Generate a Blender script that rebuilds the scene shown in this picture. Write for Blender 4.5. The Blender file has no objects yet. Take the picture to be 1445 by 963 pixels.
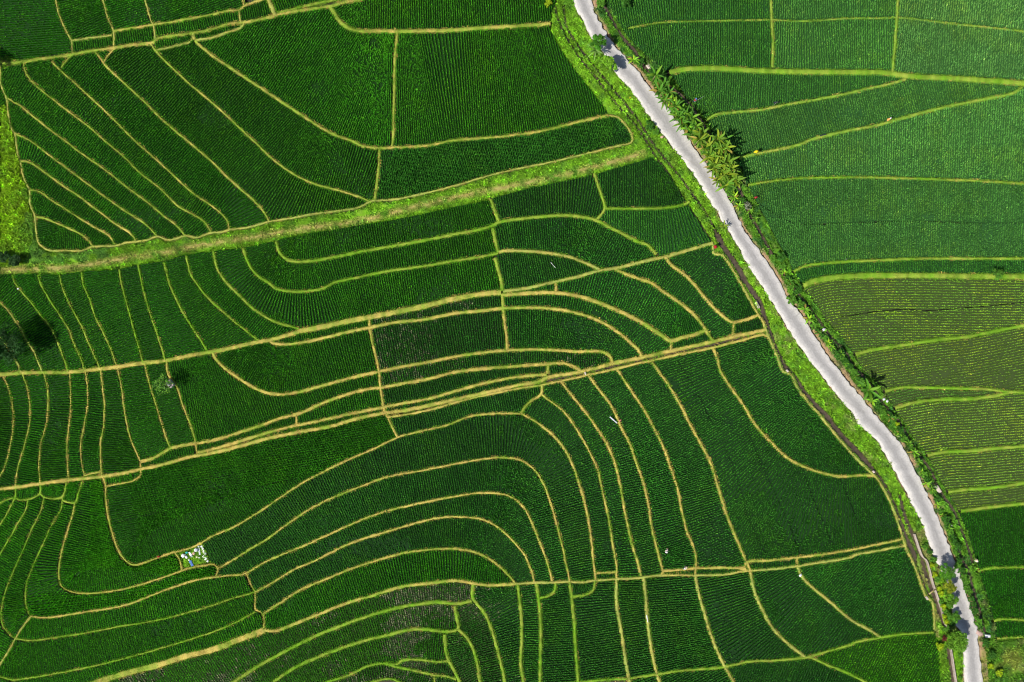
import bpy, math, random
import numpy as np
random.seed(7); RNG = np.random.default_rng(11)
sc = bpy.context.scene
COL = sc.collection
K = 0.14                      # metres per unit of the survey map
MG = 90                       # margin of the map outside the view
MW, MH = 1445 + 2*MG, 963 + 2*MG
def wx(p): return (np.asarray(p, float)[..., 0] - 722.5)*K
def wy(p): return (481.5 - np.asarray(p, float)[..., 1])*K
def W(x, y): return ((x-722.5)*K, (481.5-y)*K)
SURVEY = """
D 5 0,89.3 16.6,88.9 31.1,87.6 51.9,84.1 83,79.9 101.7,76.8 124.6,72.7 161.9,67.5 186.9,63.3 215.9,60.2 221.1,55 249.1,49.8 272,46.7 300,41.5 320.8,34.3 341.5,32.2 368.5,27 393.4,20.8 424.6,14.5 464,9.3 474.4,6.6 486.9,3.1 507.6,0 524.2,-6.2
M 3 77.9,-4.2 83,18.7 91.3,39.4 100.7,58.1 102.1,75.8
M 3 144.3,-4.2 151.6,22.8 159.9,44.6 160.9,65.4
M 3 203.5,-4.2 211.8,24.9 217,37.4 219,56.1
M 3.5 100.7,57.7 124.6,54.4 158.8,49.8
D 4 159.9,44.4 186.9,39.9 213.8,35.3 249.1,30.1 269.9,26 300,20.8 320.8,15.6 337.4,14.1 345.7,8.3 362.3,2.1 376.8,-3.1
M 3 340.5,-5.2 344.6,8.3
M 3 337.4,14.5 339.4,32.2
M 7 376.8,-4.2 388.2,21.8
G 4 391.3,19.1 416.3,12 449.5,4.2 476.5,-1
D 6 466.1,10 471.3,18.7 480.6,31.1 493.1,40.5 511.8,44.2 532.5,43.6 559.5,44.6 600,43.6 641.5,42.6 683,39.4 724.6,37.4 757.8,35.3 776.5,33.2
D 4 560.6,45.7 557.4,83 556.4,124.6 555.4,166.1 554.3,199.9 552.2,207.3
D 3 33.2,88.9 35.7,99.7 43.6,113.1 62.3,130.8 99.7,159.4 124.6,178.5 149.5,199.9 176.5,222.8 197.2,243.6 228.4,268.5 249.1,289.3 269.9,301.7 284.4,310 294.8,322.5 297.9,328.7
D 3 72.7,87.2 85.1,99.2 99.7,112.1 124.6,134.9 149.5,157.8 176.5,184.8 192,199.9 220.1,224.9 242.9,245.7 269.9,270.6 300,291.3 312.5,301.7 320.8,312.1 323.9,324.6
D 3 86.2,96.5 93.4,85.1 101.7,77.9
D 3.5 134.9,73.7 143.3,85.1 149.5,93.4 176.5,118.3 207.6,147.4 228.4,168.2 265.7,199.9 300,229.1 320.8,249.8 341.5,268.5 362.3,287.2 372.7,299.7 379.9,313.1
D 3 146.4,87.2 153.6,76.8 164,67.5
D 3.5 212.8,62.3 224.2,76.8 245,97.6 269.9,120.4 300,145.3 320.8,164 341.5,183.7 359.2,199.9 383,222.8 414.2,245.7 445.3,260.2 476.5,268.5 503.5,276.8 523.2,285.1
D 4.5 272,48.8 276.1,58.1 288.6,69.6 300,78.9 331.1,99.7 362.3,120.4 393.4,141.2 424.6,161.9 455.7,181.7 476.5,192 497.2,199.3 511.8,206.2 535.6,209.3 553.3,208.3 600,206.2 641.5,198.3 683,195.2 724.6,191 766.1,184.8 807.6,174.4 838.8,167.1 859.5,163
M 3.5 221.1,70.6 245,65.4 269.9,57.1 272.4,47.8
M 4 276.1,57.1 300,52.9 320.8,45.7 339.4,39.4 344.6,33.2
D 3 7.3,137 27,148.4 51.9,168.2 72.7,184.8 93.4,199.9 116.3,217.6 145.3,237.4 176.5,262.3 207.6,285.1 232.5,305.9 249.1,318.3 261.6,332.9
D 3 20.3,188.5 31.1,193.1 44.6,199.9 62.3,213.5 93.4,237 124.6,260.2 149.5,278.9 176.5,297.6 207.6,318.3 222.1,333.9
D 3.5 28,227 41.5,229.1 58.1,239.4 83,258.1 114.2,278.9 141.2,299.7 166.1,318.3 180.6,326.6 188.9,334.9 192,341.2
D 3 41.5,268.5 56.1,270.6 70.6,281 99.7,299.7 128.7,318.3 153.6,332.9 163,346.4
D 3.5 49.8,305.9 62.3,308 87.2,318.3 114.2,330.8 126.6,341.2 131.8,348.4
M 3 0,97.6 1.7,120.4 9.3,139.1 11.4,157.8 16.6,182.7 20.8,188.9 24.9,216.6 29.1,229.1 33.2,249.8 41.5,268.5 42.6,289.3 48.8,303.8 50.9,324.6 55,343.3 68.5,352.6 93.4,353.6 114.2,353.6 131.8,348.4 163,346.4 176.5,343.3 192,341.2 207.6,339.1 222.1,333.9 238.8,339.1 261.6,332.9 278.2,334.9 297.9,328.7 312.5,327.7 323.9,324.6 351.9,320.4 379.9,313.1 403.8,309 445.3,301.7 486.9,296.5 507.6,292.4 523.2,284.1 534.6,283 559.5,281 600,272.7 641.5,262.3 683,249.8 724.6,239.4 776.5,229.1 828.4,216.6 869.9,206.2 890.7,201 892.7,195.2 884.4,178.5 872,166.1 859.5,163
D 4 535.6,209.3 534.6,231.1 531.5,262.3 528.4,283
M 3 0,427 12.5,439.4 22.8,454 29.1,463.3 38.4,482 47.8,496.5 56.1,516.3 60.2,526.6
M 3 0,476.8 10.4,489.3 16.6,499.7 23.9,512.1 30.1,526.6
G 3 17.6,388.9 21.8,399.9 31.1,412.5 45.7,429.1 58.1,445.7 72.7,464.4 83,487.2 89.3,503.8 96.5,524.6
G 3 54,387.9 57.1,399.9 68.5,420.8 85.1,445.7 97.6,466.4 105.9,489.3 114.2,505.9 119.4,522.5
G 3 84.1,388.9 86.2,399.9 93.4,418.7 103.8,439.4 116.3,462.3 124.6,483 134.9,505.9 141.2,520.4
G 3 115.2,384.8 117.3,399.9 126.6,422.8 134.9,447.8 145.3,468.5 155.7,491.3 164,514.2
G 3 168.2,380.6 171.3,399.9 178.5,427 184.8,449.8 191,472.7 196.2,491.3 201.4,512.1
G 3 195.2,374.4 200.3,399.9 207.6,429.1 215.9,454 224.2,478.9 230.4,497.6 233.6,509
G 3.5 231.5,370.2 238.8,399.9 247.1,418.7 257.4,439.4 269.9,460.2 282.4,478.9 292.7,495.5
G 3.5 262.6,361.9 269.9,388.9 277.2,399.9 288.6,414.5 300,427 316.6,441.5 333.2,456.1 349.8,468.5 364.4,481
G 4 301,354.7 306.2,378.5 320.1,399.9 337.4,416.6 354,433.2 368.5,443.6 387.2,454 408,460.2 422.5,464.4
G 4.5 342.6,350.5 349.8,370.2 362.3,387.9 379.9,399.9 389.3,407.3 408,411.4 428.7,411.4 455.7,407.3 470.2,399.7 507.6,391 549.1,382.7 600,375.4 641.5,368.2 683,361.9 703.8,356.7
G 5 389.3,341.2 395.5,357.8 410,368.2 432.9,369.2 466.1,364 507.6,355.7 549.1,348.4 600,339.1 641.5,330.8 683,322.5 699.7,316.3 705.9,313.1 734.9,309 766.1,305.9 797.2,303.8 818,305.9 838.8,310 859.5,320.4 880.3,330.8 900,341.2 912.5,345.3 927,359.9
G 5 692.4,281 697.6,295.5 703.8,313.1
G 5 695.5,322.5 699.2,341.2 702.8,355.7
G 5 698.6,364 702.8,380.6 708,399.9 709,411.4
G 4 838.8,244.6 845,264.4 853.3,291.3 852.2,297.6 842.9,309
G 4 853.3,294.5 900,294.5 941.5,293.4 966.4,288.2 972.7,284.1
M 5 703.8,356.7 708,354.7 745.3,354.7 776.5,357.8 807.6,364 828.4,372.3 847.1,380.6
M 5 1005.9,343.3 983,349.5 941.5,361.9 920.8,366.1 900,371.3 869.9,378.5 847.1,381.7 818,390 776.5,399.3 745.3,406.6 710,411.4
D 4 784.8,399 784.8,412.9
D 6 0,528.7 31.1,526.6 62.3,525.6 95.5,525.6 124.6,522.5 164,518.3 197.2,513.1 234.6,509 269.9,501.7 300,496.5 331.1,490.3 362.3,483 381,479.9 403.8,473.7 422.5,468.5
D 8 422.5,467.5 445.3,463.3 486.9,454.4 522.1,447.8 559.5,440.5 600,432.2 641.5,421.8 683,414.9 708,412.9
D 6 708,416.6 724.6,415.6 755.7,413.5 786.9,413.5 818,418.7 849.1,429.1 874,439.4 900,451.9 916.6,462.3 933.2,472.7 945.7,481 962.3,476.8 983,471.6 995.5,466.4
D 3.5 946.7,481 946.7,494.5
D 5 382,482 387.2,485.1 403.8,486.2 445.3,479.9 486.9,469.6 522.1,462.3 559.5,455 600,450.9 641.5,442.6 683,438.4 710,435.3 745.3,434.3 776.5,435.3 807.6,440.5 838.8,449.8 865.7,464.4 886.5,481 900,493.4 906.2,503.8
D 4 521.1,448.8 522.1,464.4 526.3,487.2 531.5,508 534.6,524.6 536.7,545.3 539.8,566.1 542.9,580.6 547.1,588.9 552.2,599.9 560.6,617.6
D 5 300,497.6 304.2,505.9 320.8,522.5 341.5,537 368.5,551.6 393.4,556.7 420.4,553.6 455.7,544.3 497.2,532.9 534.6,524.6 569.9,517.3 600,512.1 641.5,503.8 683,497.6 716.3,494.5 755.7,493.4 786.9,494.5 818,496.5 849.1,496.5 859.5,501.7 864.7,512.1
D 4.5 709,415.6 710,435.3 712.1,458.1 715.2,478.9 715.2,494.5
D 5 198.3,651.9 218,645.7 240.8,633.2 269.9,627 300,621.8 341.5,609.3 368.5,600.4 393.4,591 424.6,582.7 455.7,569.2 486.9,557.8 518,549.5 536.7,547.4 569.9,541.2 600,536 641.5,525.6 683,520.4 724.6,517.3 766.1,514.2 795.2,513.1 811.8,518.3 820.1,524.6
D 4.5 773.4,514.2 772.3,528.7
D 5 277.2,639.4 300,634.3 341.5,621.8 383,609.3 416.3,601 455.7,593.1 497.2,583.7 542.9,574.4 569.9,569.2 600,564 641.5,552.6 683,541.2 724.6,532.9 766.1,528.7 772.3,528.7
D 3 417.3,584.8 419.4,599.9
D 5.5 0,690.3 20.8,688.2 56.1,683 93.4,677.9 145.3,672.7 176.5,667.5 198.3,662.3 228.4,656.1 269.9,644.6 300,639.4 341.5,629.1 383,617.6 424.6,609.3 466.1,601.7 507.6,590 545,582.7 569.9,579.6 600,573.4 641.5,564 683,554.7 724.6,545.3 761.9,538.1 772.3,532.9 820.1,524.6 864.7,513.1 900,505.9 941.5,496.5 1001.7,483 1032.9,475.8 1080.6,465.4
D 3.5 547.1,588.9 569.9,585.8 600,580.2 662.3,563 724.6,549.9 761.9,543.7 791,538.1 828.4,529.8 869.9,520.4 900,513.1 920.8,509 951.9,501.7 1003.8,491.3 1045.3,481 1078.5,472.7 1082.7,475.8
D 3 198.3,651.9 198.3,662.3
D 3 276.1,626 278.2,641.5
D 2.5 3.1,528.7 12.5,549.5 17.6,572.3 18.7,599.9 13.5,633.2 6.2,660.2 0,672.7
D 2.5 32.2,527.7 39.4,551.6 42.6,576.5 41.5,599.9 33.2,633.2 24.9,662.3 21.8,687.2
D 2.5 62.3,526.6 67.5,553.6 67.5,580.6 65.4,599.9 58.1,624.9 55,656.1 57.1,682
D 2.5 98.6,525.6 99.7,553.6 99.7,578.5 97.6,599.9 94.5,627 95.5,658.1 97.2,676.8
D 2.5 120.4,523.5 123.5,545.3 123.5,572.3 119,599.9 114.2,627 115.2,649.8 119.4,671.6
D 3 142.2,521.5 145.3,549.5 147.4,574.4 146.4,599.9 142.2,627 143.3,670.6
D 3 166.1,519.4 171.3,545.3 175.4,576.5 179.6,599.9 184.8,620.8 193.1,639.4 198.3,651.9
D 3 204.5,514.2 209.7,537 218,564 228.8,599.9 234.6,618.7 240.8,632.2
D 3.5 234.6,510 237.7,528.7 249.1,545.3 257.4,570.2 268.9,599.9 274,616.6 276.1,626
D 3 119.4,671 143.3,665.4
G 2.5 21.8,688.2 20.8,701.7 12.5,704.2 0,710
G 3 20.8,702.1 29.1,705.5 39.4,704.8 56.1,696.5 57.1,683
G 3 57.1,696.5 62.3,701.7 87.2,701.7 94.5,679.9
G 3 88.2,701.7 89.3,706.3 105.9,709 111.1,695.5 116.3,678.9
G 2.5 20.8,702.8 12.5,720.4 0,741.2
G 2.5 39.4,705.5 36.3,720.4 22.8,743.3 12.5,761.9 0,782.7
G 2.5 62.3,701.7 57.1,722.5 43.6,749.5 38.4,763 22.8,798.3 8.3,833.6 2.1,860.6 3.1,879.3 10.4,891.7 21.4,901.1
G 2.5 88.2,703.8 86.2,718.3 70.6,745.3 63.3,763 47.8,796.2 37.4,825.3 36.3,850.2 40.5,864.7 44,869.9
D 3 105.9,709 103.8,722.5 96.5,745.3 91.3,763 85.1,790 83,812.8 87.2,827.4 99.7,834.6 124.6,837.7 155.7,834.6 186.9,828.4 218,819.1 256.4,805.6 269.9,801.4 290.7,797.9 300,796.2 305.2,799.3 307.5,804.5 304.2,813.9
D 3.5 144.3,671.6 148.4,683 149.5,703.8 153.6,732.9 160.9,759.9 170.2,782.7 182.7,795.2 193.1,797.2 218,788.9 245,779.6 272,772.3 284.4,766.1 300,756.7 331.1,743.3 362.3,724.6 393.4,703.8 424.6,683 455.7,666.4 486.9,650.9 528.4,633.2 560.6,617.6 600,607.3 631.1,600 662.3,587.9 699.7,583.7 734.9,583.7
D 3 198.3,663.3 198.3,670.6 186.9,678.9 166.1,683 150.5,686.2
D 2.5 247.1,780.6 253.3,790 257,804.5
D 3.5 307.5,802.4 331.1,789 351.9,775.5 375.8,761.9 393.4,748.4 424.6,726.6 445.3,714.2 476.5,699.7 507.6,687.2 549.1,672.7 600,663.3 641.5,655 683,647.8 710,645.7 734.9,649.8 753.6,662.3 766.1,681 776.5,708 786.9,745.3 797.2,786.9 797.2,790 802.4,810.8 803.5,821.1
D 3.5 44,869.9 62.3,872 83,869.9 114.2,864.7 155.7,858.5 186.9,851.2 218,838.8 249.1,827.4 280.3,818 300,814.9 320.8,812.8 341.5,810.8 347.8,808.7 372.7,794.1 403.8,780.6 424.6,772.3 466.1,753.6 507.6,734.9 549.1,720.4 600,709 641.5,700.7 683,695.5 710,697.6 728.7,705.9 743.3,722.5 753.6,745.3 766.1,776.5 772.3,794.1 779.6,820.1
D 3.5 360.2,835.7 383,823.2 414.2,804.5 445.3,791 486.9,770.2 518,758.8 549.1,749.5 600,734.9 620.8,730.8 651.9,729.8 683,733.9 703.8,745.3 724.6,764 741.2,784.8 745.3,794.1 751.6,810.8 754,822.2
D 4 371.6,866.8 393.4,852.3 424.6,832.6 466.1,814.9 497.2,802.4 538.8,789 569.9,780.6 600,776.5 631.1,774.4 658.1,776.5 683,784.8 703.8,798.3 718.3,812.8 727.7,823.8
D 2.5 347.8,809.7 355,827.4 359.8,835.7 361.2,860.6 366.4,862.7 371.6,868.9 372.7,886.5
G 3 21.8,901.1 41.5,904.2 83,899 124.6,892.8 166.1,884.5 207.6,878.2 249.1,868.9 300,854.3 327,845 359.2,835.7
M 3 44,869.9 33.2,883.4 21.8,901.1 12.5,918.7 0,937.4
G 3 0,955 16.6,959.2 51.9,955 93.4,947.8 134.9,939.5 176.5,929.1 218,917.7 259.5,905.2 300,892.1 331.1,879.3 361.2,863.1
D 9 124.6,967.5 145.3,960.2 186.9,947.8 228.4,937.4 259.5,927 300,917 341.5,901.1 372.7,890.1
D 5 372.7,889.6 387.2,890.7 414.2,881.3 445.3,868.9 486.9,852.3 528.4,839.8 569.9,827.4 600,824.2 631.1,820.1 651.9,820.1 670.6,824.2 693.4,825.9 714.2,825.3 728.7,824.2
M 4 728.7,824.2 753.6,822.6 780.6,822.2 803.5,821.1 820.1,822.2 839.8,819.5 869.9,817.4 900,815.9 931.1,812.2 978.9,811.8 1024.6,810.8 1041.2,807.6 1055.7,805.6 1086.9,803.5 1124.2,799.3 1149.1,795.2 1200,786.9 1207.3,783.3 1238.4,777.5 1277.9,769.6
G 5 327,964.4 362.3,941.5 403.8,918.7 445.3,897.9 486.9,881.3 528.4,866.8 569.9,856.4 600,851.7 620.8,850.2 641.5,852.3 666.4,848.5
G 5 383,964.4 414.2,943.6 455.7,924.9 507.6,906.3 549.1,895.9 580.3,888.6 600,888.6 631.1,891.7 646.1,887.6 644.6,871 641.5,854.3
G 4 457.8,964.4 497.2,950.9 518,940.5 542.9,936.4 559.5,937.4 567.8,932.2 590.7,931.2 600,932.2 616.6,934.3 632.2,933.2
G 4 542.9,937 569.9,943.6 600,949.9 612.5,953 631.1,955 644.6,959.2
G 3 612.5,954 613.5,964.4
G 3 518,964.4 549.1,958.2 569.9,964.4
G 5 667.5,825.3 667.5,844 683,864.7 693.4,887.6 701.7,916.6 710,949.9 712.5,964.4
G 5 646.1,887.6 660.2,902.1 670.6,924.9 677.9,964.4
G 5 627,895.9 631.1,927 641.5,947.8 649.8,964.4
G 5 730.4,825.3 733.9,852.3 736,879.3 736,908.3 734.9,939.5 739.1,964.4
G 5 756.7,823.2 759.9,844 761.9,862.7 763,897.9 761.9,964.4
G 4 783.7,823.2 782.7,833.6 774.4,840.9 761.9,844
G 5 803.5,822.2 806.6,844 809.7,873 811.8,908.3 815.9,964.4
G 4 839.8,820.1 836.7,833.6 824.2,839.8 807.6,842.3
M 5 869.9,818 869.9,850.2 876.1,887.6 882.4,929.1 887.5,958.2 889.6,964.4
G 4 815.9,963.3 859.5,959.2 887.5,958.2 900,956.1 927,951.9 962.3,946.7 1022.5,941.5 1055.7,934.3 1097.2,932.2 1136.7,928.1 1141.9,927 1169.9,918.7 1200,910.4 1207.3,906.7 1242.6,900 1269.6,895.9 1317.3,892.8
D 3.5 764,556.7 776.5,566.1 793.1,578.5 809.7,599.9 828.4,631.1 842.9,662.3 851.2,697.6 859.5,734.9 863.7,763 869.9,798.3 869.9,817
D 4 734.9,583.7 745.3,588.9 761.9,599.3 780.6,614.5 797.2,635.3 809.7,660.2 820.1,691.3 828.4,724.6 834.6,763 837.7,794.1 840.8,819.1
D 4 765.1,544.3 764,555.7 749.5,566.1 741.2,574.4 734.9,583.7
D 4 791,538.1 803.5,553.6 822.1,576.5 839.2,599.9 855.4,624.9 867.8,654 876.1,689.3 884.4,734.9 894.8,778.5 899.6,792.7 902.1,802.4 904.6,813.9
D 4 830.4,529.8 845,549.5 859.5,568.2 869.9,586.9 875.1,599.9 888.6,627 899.4,657.1 908.3,683 914.5,710 919.7,745.3 923.9,763 931.1,790 935.7,807.6
D 4 870.9,521.5 886.5,545.3 900,565.1 912.5,584.8 920.3,599.9 935.3,629.1 945.7,658.1 956.1,689.3 962.3,722.5 970.6,753.6 975.2,763 982,785.8 982,802.4
D 4.5 919.7,511.1 931.1,526.6 945.7,547.4 960.2,572.3 974.1,599.9 989.3,627 1003.8,656.1 1014.2,691.3 1024.6,724.6 1037,755.7 1052.6,792.1
D 4.5 1006.9,492.4 1012.1,505.9 1016.3,522.5 1028.7,543.3 1045.3,566.1 1066.1,599.9 1086.9,622.8 1107.6,643.6 1128.4,656.1 1159.5,667.5 1186.5,672.7 1200,672 1215.6,671 1232.2,671.6
D 4 935.7,806.2 962.3,804.5 981,802.4 1014.2,801.4 1049.5,800.4 1053.6,794.1 1086.9,791 1124.2,786.9 1159.5,782.7 1200,776.5 1238.4,768.2 1265.4,763 1275.8,759.9
D 5 1053.6,792.1 1059.4,807.6
D 8 1043.3,802.4 1052.6,803.5
D 3.5 982,801.4 981,811.8
D 3 1124.2,786.3 1125.5,800
D 3 935.7,805.6 933.2,812.4
D 3.5 841.9,809.1 868.9,807.6
M 5 908.3,815.9 911.4,846 914.5,883.4 919.7,918.7 927,951.9 931.1,964.4
M 5 981,812.8 987.2,841.9 995.5,871 1005.9,904.2 1022.5,940.5 1036,964.4
M 5 1058.8,807.6 1064,833.6 1076.5,862.7 1091,887.6 1111.8,908.3 1136.7,928.1
M 4.5 1125.5,800.4 1132.5,814.9 1149.1,831.5 1169.9,848.1 1190.7,866.8 1207.3,879.3 1223.9,887.6 1242.6,900
G 4.5 1141.9,927 1169.9,939.5 1200,951.9 1223.9,964.4
D 5 939.4,363 947.8,374.4 964.4,386.9 978.3,399.9 993.4,418.7 1010,437.4 1024.6,449.8 1032.9,455 1051.6,451.9 1066.1,446.7 1070.7,444.6
D 3.5 1034.9,456.1 1034.5,473.1
D 5 867.8,379.6 878.2,384.8 900,393.1 919.7,399.9 937.4,412.5 958.1,427 976.8,441.5 989.3,456.1 997.6,468.5 1005.9,481
M 4 1005.9,345.3 1008,357.8 1018.3,359.9 1028.7,372.3 1043.3,397.2 1057.8,422.8 1068.2,441.5 1076.5,454 1080.6,465.4 1084.8,476.8 1095.2,499.7 1105.5,524.6 1115.9,528.7 1124.2,545.3 1138.8,566.1 1159.5,588.9 1167.8,600 1186.5,622.8 1207.3,645.7 1226,664.4 1234.3,671.6 1248.8,693.4 1261.3,720.4 1273.7,757.8 1279.9,776.5 1290.3,798.3 1306.9,841.9 1315.2,850.2 1319.4,890.1
M 4 1087.9,-5.2 1088.9,27 1091,62.3 1090,95.5
M 2 886.5,39.9 900,37.4 931.1,32.2 983,30.1 1045.3,29.1 1087.9,28.4 1128.4,30.1 1169.9,28 1200,26 1238.4,26 1265.4,24.9
M 4 1267.5,-5.2 1265.4,31.1 1262.3,72.7 1259.2,102.8
M 2 1268.5,24.9 1290.3,27 1331.9,32.2 1400.4,39.4 1445,44.6
G 8 944.6,102.8 962.3,98.6 993.4,96.5 1034.9,98 1086.9,100.7 1149.1,101.7 1200,102.1 1248.8,102.8 1261.3,104.8 1290.3,108 1352.6,111.1 1414.9,115.2 1445,117.7
M 4 996.5,170.2 1010,161.9 1034.9,158.8 1076.5,154.7 1107.6,148.4 1149.1,141.2 1200,131.2 1228,124.6 1257.1,118.3 1277.9,112.1
M 4.5 1043.3,223.3 1066.1,217.6 1097.2,211.4 1128.4,204.2 1145,197.2 1186.5,186.9 1238.4,176.5 1279.9,165.1 1331.9,151.6 1383.8,141.2 1431.5,130.8 1441.9,123.5
G 3.5 1055.7,261.2 1086.9,256.1 1128.4,251.9 1169.9,250.9 1200,250.4 1248.8,250.9 1311.1,252.9 1373.4,255 1445,259.2
G 4 1120.1,383.7 1134.6,376.5 1159.5,372.3 1200,369.2 1248.8,367.1 1311.1,365.1 1373.4,365.1 1445,365.1
G 8 1126.3,408.2 1142.9,398.9 1157.5,394.7 1176.1,392 1217.7,389.3 1290.3,388.9 1373.4,390 1445,390.6
G 5 1207.3,500.7 1228,494.5 1269.6,488.2 1321.5,479.9 1363,475.8 1404.5,467.5 1445,459.2
G 4 1248.8,552.6 1269.6,547.4 1311.1,547.4 1352.6,548.4 1394.1,549.5 1423.2,553.2 1445,554
G 5 1263.3,576.5 1290.3,568.2 1331.9,564 1373.4,563 1404.5,558.8 1425.3,554
G 5 1309,642.6 1331.9,638.4 1373.4,636.3 1414.9,632.2 1445,630.1
G 5 1338.1,694.5 1363,691.3 1394.1,689.3 1425.3,685.1 1445,682
G 5 1355.7,721.9 1383.8,718.3 1414.9,714.2 1445,711.1
G 4 1379.6,806.6 1394.1,802.4 1414.9,801.4 1445,800.4
G 4 1402.4,876.1 1414.9,874.1 1445,875.1
G 3 1406.6,901.7 1425.3,900 1445,899
C 6 761.9,541.2 786.9,534.9 826.3,526.6 859.5,517.9 900,510 941.5,499.7 983,489.7 1001.7,486.8 1034.9,478.9 1077.5,469.6
C 7 1012.1,330.8 1024.6,353.6 1041.2,376.5 1054,399.9 1072.3,427 1080.6,451.9 1086.9,472.7 1095.2,493.4 1107.6,518.3 1118,528.7 1130.4,547.4 1145,566.1 1169.9,591 1176.1,600 1192.8,620.8 1213.5,641.5 1232.2,664.4 1244.7,681 1257.1,703.8 1267.5,728.7 1277.9,757.8 1291.4,786.9 1290.3,794.1 1300.7,821.1 1309,841.9
C 1.5 782.7,-2.1 785.8,20.8 799.3,51.9 818,81 838.8,105.9 859.5,132.9 880.3,157.8 899,178.5 927,222.8 945.7,247.8 962.3,276.8 983,308 1003.8,339.1
C 1.8 795.2,8.3 799.3,35.3 811.8,58.1 830.4,83 849.1,105.9 869.9,130.8 890.7,155.7 899,166.1 922.8,204.2 951.9,239.4 983,281 999.7,305.9 1012.1,330.8
C 4 848.1,-2.1 865.7,31.1 880.3,54 896.9,72.7 904.2,87.2 924.9,110 951.9,126.6 968.5,141.2 987.2,166.1 999.7,186.9 1032.9,239.4 1045.3,268.5 1055.7,297.6 1072.3,326.6 1091,360.9
C 3 1101.4,378.5 1111.8,397.2 1132.5,420.8 1157.4,454 1176.1,478.9 1194.8,497.6 1205.2,516.3 1228,541.2 1248.8,572.3 1269.6,595.2 1279.9,612.5 1294.5,637.4 1313.2,662.3 1321.5,678.9
C 3.5 1321.5,683 1331.9,699.7 1346.4,720.4 1358.8,751.6 1369.2,780.6 1375.4,798.3
C 3 1338.1,728.7 1348.5,757.8 1360.9,795.2 1365.1,800.4 1377.5,841.9 1387.9,879.3 1392.1,895.9
C 4.5 1269.6,699.7 1277.9,728.7 1288.3,753.6 1299.7,782.7 1309,814.9 1320.4,846 1332.9,885.5
C 3.5 1339.1,916.6 1346.4,964.4
F 0.9 1070.2,287.2 1086.9,297.6 1107.6,310 1128.4,316.3 1169.9,316.3 1200,315.2 1248.8,313.1 1311.1,313.1 1373.4,315.2 1445,315.2
F 1.2 1186.5,447.8 1217.7,442.6 1248.8,438.4 1279.9,437 1311.1,438.4 1352.6,435.3 1404.5,431.1 1445,427
F 1 1051.6,600 1066.1,637.4 1084.8,676.8 1101.4,714.2 1115.9,745.3 1128.4,782.7
F 0.8 1024.6,633.2 1043.3,687.2 1053.6,728.7 1072.3,766.1 1080.6,784.8
F 0.8 1134.6,670.6 1149.1,708 1163.7,741.2 1176.1,772.3
F 0.8 1184.4,674.7 1196.9,701.7 1217.7,755.7
F 0.8 954,508 983,553.6 1003.8,597.2
F 1 159.9,739.1 207.6,726.6 249.1,716.3 300,705.9 331.1,697.6 372.7,685.1 424.6,674.7
F 1 1408.7,842.3 1425.3,839.8 1445,838.8
P 9 0,382.7 20.8,380.6 41.5,379 103.8,377.5 134.9,372.3 193.1,361.9 238.8,355.7 269.9,348.4 300,343.3 341.5,337 372.7,332.9 403.8,326.6 445.3,320.4 486.9,316.3 528.4,306.9 569.9,296.5 600,289.3 641.5,278.9 703.8,266.4 766.1,254 807.6,243.6 849.1,232.2 890.7,221.8 908.3,216.6
W 1.5 1290.3,753.6 1302.8,786.9 1306.9,790 1317.3,825.3 1327.7,856.4 1336,887.6
W 1.5 1341.8,914.6 1349.5,964.4
RL 0 807.6,-5.2 813.8,12.5 824.2,31.1 834.6,51.9 851.2,74.7 869.9,103.8 890.7,126.6 899,138.1 914.5,161.9 931.1,182.7 943.6,199.9 968.5,231.1 989.3,262.3 1010,295.5 1026.6,322.5 1045.3,353.6 1061.9,382.7 1074.4,399.9 1095.2,435.3 1115.9,468.5 1136.7,499.7 1159.5,528.7 1180.3,555.7 1199,577.5 1213.5,599.9 1238.4,622.8 1257.1,654 1273.7,683 1290.3,716.3 1304.9,745.3 1317.3,782.7 1321.5,792.1 1332.9,810.8 1341.2,831.5 1341.2,852.3 1348.5,879.3 1358.8,897.9 1359.9,920.8 1360.9,964.4
RR 0 833.6,-5.2 836.7,14.5 849.1,35.3 859.5,54 876.1,74.7 890.7,90.3 899,98.6 916.6,122.5 935.3,143.3 954,168.2 973.7,199.9 993.4,227 1016.3,260.2 1037,295.5 1045.3,316.3 1061.9,341.2 1082.7,370.2 1101.4,399.9 1107.6,416.6 1122.1,431.1 1142.9,462.3 1167.8,501.7 1188.6,526.6 1199,541.2 1217.7,564 1246.7,599.9 1269.6,624.9 1290.3,660.2 1306.9,693.4 1321.5,728.7 1336,759.9 1348.5,795.2 1352.6,804.5 1363,835.7 1375.4,873 1379.6,895.9 1383.8,939.5 1386.9,964.4
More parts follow.
